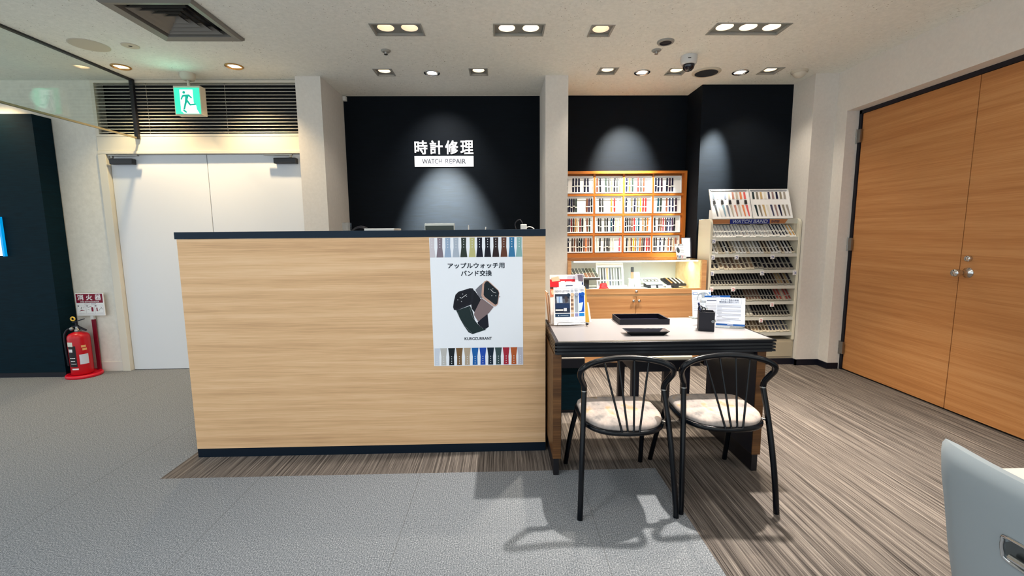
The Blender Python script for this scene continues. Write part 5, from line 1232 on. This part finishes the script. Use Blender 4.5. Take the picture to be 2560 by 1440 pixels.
w = MB(); w.tube(spline([(.150, 2.70, 1.285), (.172, 2.70, 1.292), (.196, 2.70, 1.282), (.205, 2.70, 1.262)], 5), .003, 8); w.build('cable', M_WHITEPL, t)
w = MB(); w.box(0.10, 0.18, 2.66, 2.76, ZS2, 1.262); w.tube(spline([(.10, 2.71, 1.25), (.085, 2.71, 1.31), (.115, 2.71, 1.335), (.135, 2.71, 1.30)], 5), .003, 8); w.build('power_strip', M_BLACK, t)

# ================================================================== fire extinguisher and its stand
ex, ey = -3.836, 4.018
t = thing('extinguisher_stand', (-3.80, 4.02, 0), 'red floor stand with a fire extinguisher sign beside the dark pillar', 'stand')
w = MB(); N = 36
def el(s, z): return [(-3.815 + .132 * s * math.cos(2 * PI * i / N), 4.010 + .128 * s * math.sin(2 * PI * i / N), z) for i in range(N)]
w.rings([el(.97, 0), el(1, .006), el(1, .02), el(.93, .03), el(.86, .019), el(.3, .019)], 0, True); w.build('base', M_REDPL, t)
w = MB(); w.box(-3.797, -3.765, 4.120, 4.132, .02, .50); w.build('post', M_DARKRED, t)
w = MB(); w.box(-3.796, -3.768, 4.112, 4.134, .50, .535); w.build('clamp', M_WHITEPL, t)
w = MB(); w.box(-3.903, -3.650, 4.104, 4.112, .537, .746); pl_ = w.build('sign_board', M_WHITE, t, bevel=0.002)
PM.clear(); sh = Sheet((-3.903, 4.104, .746), (1, 0, 0), (0, 0, -1), .0006); L, h = .253, .209
rd, wt = pmi((128, 14, 44)), pmi((240, 238, 240)); sh.rect(L * .03, h * .03, L * .97, h * .43, rd, 1)
for k, chx in enumerate('消火器'): sh.text(chx, L * (.08 + k * .31), h * .06, L * .22, h * .255, wt, 2, .025)
sh.text('FIRE EXTINGUISHER', L * .18, h * .35, L * .66, h * .06, wt, 2, .02)
sh.text('使用方法', L * .30, h * .455, L * .2, h * .04, pmi((110, 104, 110)), 1); sh.rect(L * .53, h * .46, L * .72, h * .485, pmi((110, 104, 110)), 1)
for k in range(3):
    a = L * (.04 + k * .31)
    for q in ((a, h * .52, a + L * .30, h * .526), (a, h * .93, a + L * .30, h * .936), (a, h * .52, a + .001, h * .93), (a + L * .30 - .001, h * .52, a + L * .30, h * .93)): sh.rect(*q, pmi((170, 164, 170)), 1)
    sh.rect(a + L * .02, h * .54, a + L * .06, h * .59, pmi((60, 54, 60)), 1)
    for j in range(2): sh.rect(a + L * .03, h * (.87 + j * .025), a + L * .27, h * (.878 + j * .025), pmi((190, 186, 190)), 1)
a = L * .04; sh.poly([(a + L * .05, h * .80), (a + L * .14, h * .73), (a + L * .27, h * .78), (a + L * .14, h * .77)], rd, 1); sh.line(a + L * .12, h * .70, a + L * .16, h * .60, .004, pmi((60, 54, 60)), 1); sh.line(a + L * .22, h * .66, a + L * .25, h * .58, .003, pmi((120, 114, 120)), 1)
a = L * .35; sh.rect(a + L * .18, h * .62, a + L * .25, h * .81, rd, 1); sh.line(a + L * .05, h * .63, a + L * .2, h * .58, .003, pmi((60, 54, 60)), 1); sh.line(a + L * .05, h * .70, a + L * .12, h * .75, .003, pmi((120, 114, 120)), 1)
a = L * .66; sh.rect(a + L * .05, h * .64, a + L * .09, h * .80, rd, 1); sh.line(a + L * .12, h * .80, a + L * .2, h * .66, .003, pmi((120, 114, 120)), 1); sh.line(a + L * .22, h * .6, a + L * .26, h * .72, .003, pmi((60, 54, 60)), 1)
sh.build('sign_print', list(PM), pl_)
t = thing('fire_extinguisher', (ex, ey, .0205), 'red fire extinguisher with black lever standing on the red floor stand', 'fire extinguisher')
w = MB(); w.lathe([(.070, 0), (.076, .004), (.078, .012), (.078, .335), (.074, .355), (.060, .372), (.034, .384), (.022, .388)], (ex, ey, .0205), 32); w.build('cylinder', M_RED, t)
w = MB(); w.lathe([(.022, .385), (.024, .39), (.024, .410), (.017, .414), (.014, .435)], (ex, ey, .0205), 20); w.build('valve_neck', M_STEEL, t)
w = MB(); w.hexa([(ex - .045, ey - .008, .447), (ex + .012, ey - .008, .452), (ex + .012, ey + .008, .452), (ex - .045, ey + .008, .447), (ex - .045, ey - .008, .462), (ex + .012, ey - .008, .466), (ex + .012, ey + .008, .466), (ex - .045, ey + .008, .462)])
w.hexa([(ex + .005, ey - .008, .446), (ex + .075, ey - .010, .415), (ex + .075, ey + .010, .415), (ex + .005, ey + .008, .446), (ex + .005, ey - .008, .463), (ex + .075, ey - .010, .424), (ex + .075, ey + .010, .424), (ex + .005, ey + .008, .463)]); w.build('carry_handle', M_BLACK, t)
w = MB(); w.hexa([(ex - .035, ey - .007, .488), (ex + .068, ey - .009, .520), (ex + .068, ey + .009, .520), (ex - .035, ey + .007, .488), (ex - .035, ey - .007, .496), (ex + .068, ey - .009, .527), (ex + .068, ey + .009, .527), (ex - .035, ey + .007, .496)]); w.cyl((ex - .004, ey, .455), (ex - .004, ey, .495), .010, n=10); w.build('squeeze_lever', M_BLACK, t)
w = MB(); w.tube([(ex - .018 + .017 * math.cos(a), ey - .012, .527 + .017 * math.sin(a)) for a in [i * 2 * PI / 18 for i in range(18)]], .006, 8, closed=True); w.build('safety_ring', mat('yellow_pin', (232, 190, 70), 0.4), t)
w = MB(); w.tube(spline([(ex - .02, ey - .01, .432), (ex - .062, ey - .02, .435), (ex - .088, ey - .035, .38), (ex - .090, ey - .035, .25), (ex - .088, ey - .03, .10)], 5), .009, 10); w.build('hose', M_BLACK, t)
w = MB(); w.lathe([(.016, 0), (.016, -.012), (.013, -.014), (.001, -.014)], (ex - .03, ey - .018, .437), 16, axis='Y'); w.build('pressure_gauge', M_STEEL, t)
def lab(name, a0, a1, z0, z1, m):   # wrapped label on the cylinder, angles in degrees seen from the front (0 = towards viewer)
    w = MB(); nn = 8; r = .0786
    lo = [(ex + r * math.sin(math.radians(a0 + (a1 - a0) * i / nn)), ey - r * math.cos(math.radians(a0 + (a1 - a0) * i / nn)), z0) for i in range(nn + 1)]
    up = [(x, y, z1) for x, y, z in lo]
    w.add(lo + up, [(i, i + 1, nn + 2 + i, nn + 1 + i) for i in range(nn)], 0, True); return w.build(name, m, t)
bl = lab('black_label', -28, 22, .10, .29, mat('extinguisher_black_label', (22, 20, 26), 0.5)); 
lab('label_mark', -24, 4, .235, .262, M_WHITE); lab('label_mark', -20, 14, .175, .183, M_WHITE); lab('label_mark', -16, 12, .15, .156, M_WHITE); lab('label_mark', -14, 18, .125, .13, M_WHITE)
lab('white_label', 36, 82, .12, .21, mat('inspection_label', (206, 214, 226), 0.5)); lab('white_strip', -12, 26, .072, .086, M_WHITE)
lab('round_badge', -32, 8, .285, .325, mat('badge_pale', (214, 220, 206), 0.5)); lab('class_mark', 50, 74, .272, .292, mat('class_orange', (226, 170, 110), 0.5)); lab('class_mark', 54, 78, .245, .264, MATS['class_orange'])

# ================================================================== white chair and white table at lower right
t = thing('white_table', (1.5, .6, 0), 'white table in the lower right corner beyond the white chair', 'table')
w = MB(); w.box(1.085, 1.95, .30, .908, .695, .72); w.build('table_top', mat('white_table_top', (206, 198, 188), 0.45), t, bevel=0.003)
for x, y in ((1.56, .34), (1.91, .34), (1.56, .87), (1.91, .87)):
    w = MB(); w.box(x - .02, x + .02, y - .02, y + .02, 0, .695); w.build('leg', M_CHROME, t)
t = thing('white_chair', (1.15, .695, 0), 'white shell chair with a chrome handle in the lower right corner', 'chair')
M_SHELL = mat('white_shell_leather', (146, 155, 160), 0.45, spec=0.3)
cy, hw = .695, .228
def back_x(z): return .952 + (.79 - z) * .150 + 0.10 * max(0, .47 - z)
w = MB(); rr = []
for z, s in ((.40, .86), (.45, .92), (.55, .96), (.65, .98), (.72, 1.0), (.758, 1.0), (.778, .985), (.790, .95)):
    x = back_x(z); a = hw * s; th = .026 if z < .75 else (.025 if z < .77 else (.018 if z < .785 else .007)); ring = []
    NN = 16
    for i in range(NN + 1):
        v = -1 + 2 * i / NN; ed = th * math.sqrt(max(0, 1 - abs(v) ** 10)); ring.append((x - ed + .030 * v * v, cy + a * v, z))
    for i in range(NN + 1):
        v = 1 - 2 * i / NN; ed = th * math.sqrt(max(0, 1 - abs(v) ** 10)); ring.append((x + ed + .030 * v * v + .002, cy + a * v, z))
    rr.append(ring)
w.rings(rr, 0, True); w.build('backrest', M_SHELL, t)
w = MB(); w.rings([[(x, y, z) for x, y in ((1.0, cy - .20), (1.42, cy - .215), (1.45, cy - .15), (1.45, cy + .15), (1.42, cy + .215), (1.0, cy + .20))] for z in (.385, .40, .43, .445)], 0, False); w.build('seat', M_SHELL, t, bevel=0.012)
w = MB(); 
def hq(y, z, d): return (back_x(z) - .0265 - d, y, z)
outer = [hq(.752, .665, .0), hq(.752, .640, .0), hq(.739, .628, .0), hq(.628, .628, .0), hq(.615, .640, .0), hq(.615, .665, .0), hq(.628, .677, .0), hq(.739, .677, .0)]
w.tube(spline(outer, 3, True), .0035, 8, closed=True); hb = w.build('handle_frame', M_CHROME, t)
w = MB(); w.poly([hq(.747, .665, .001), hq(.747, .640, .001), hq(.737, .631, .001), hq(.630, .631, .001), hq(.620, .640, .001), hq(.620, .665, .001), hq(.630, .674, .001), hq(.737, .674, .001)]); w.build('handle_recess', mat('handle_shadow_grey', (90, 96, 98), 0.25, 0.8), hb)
w = MB(); w.tube([hq(.732, .646, .010), hq(.635, .646, .010)], .006, 10); w.build('handle_bar', M_CHROME, hb)
for s in (-1, 1):
    w = MB(); w.tube([(1.05, cy + s * .17, .385), (1.02, cy + s * .20, 0)], .012, 10); w.build('leg', M_CHROME, t)
    w = MB(); w.tube([(1.40, cy + s * .17, .385), (1.43, cy + s * .20, 0)], .012, 10); w.build('leg', M_CHROME, t)
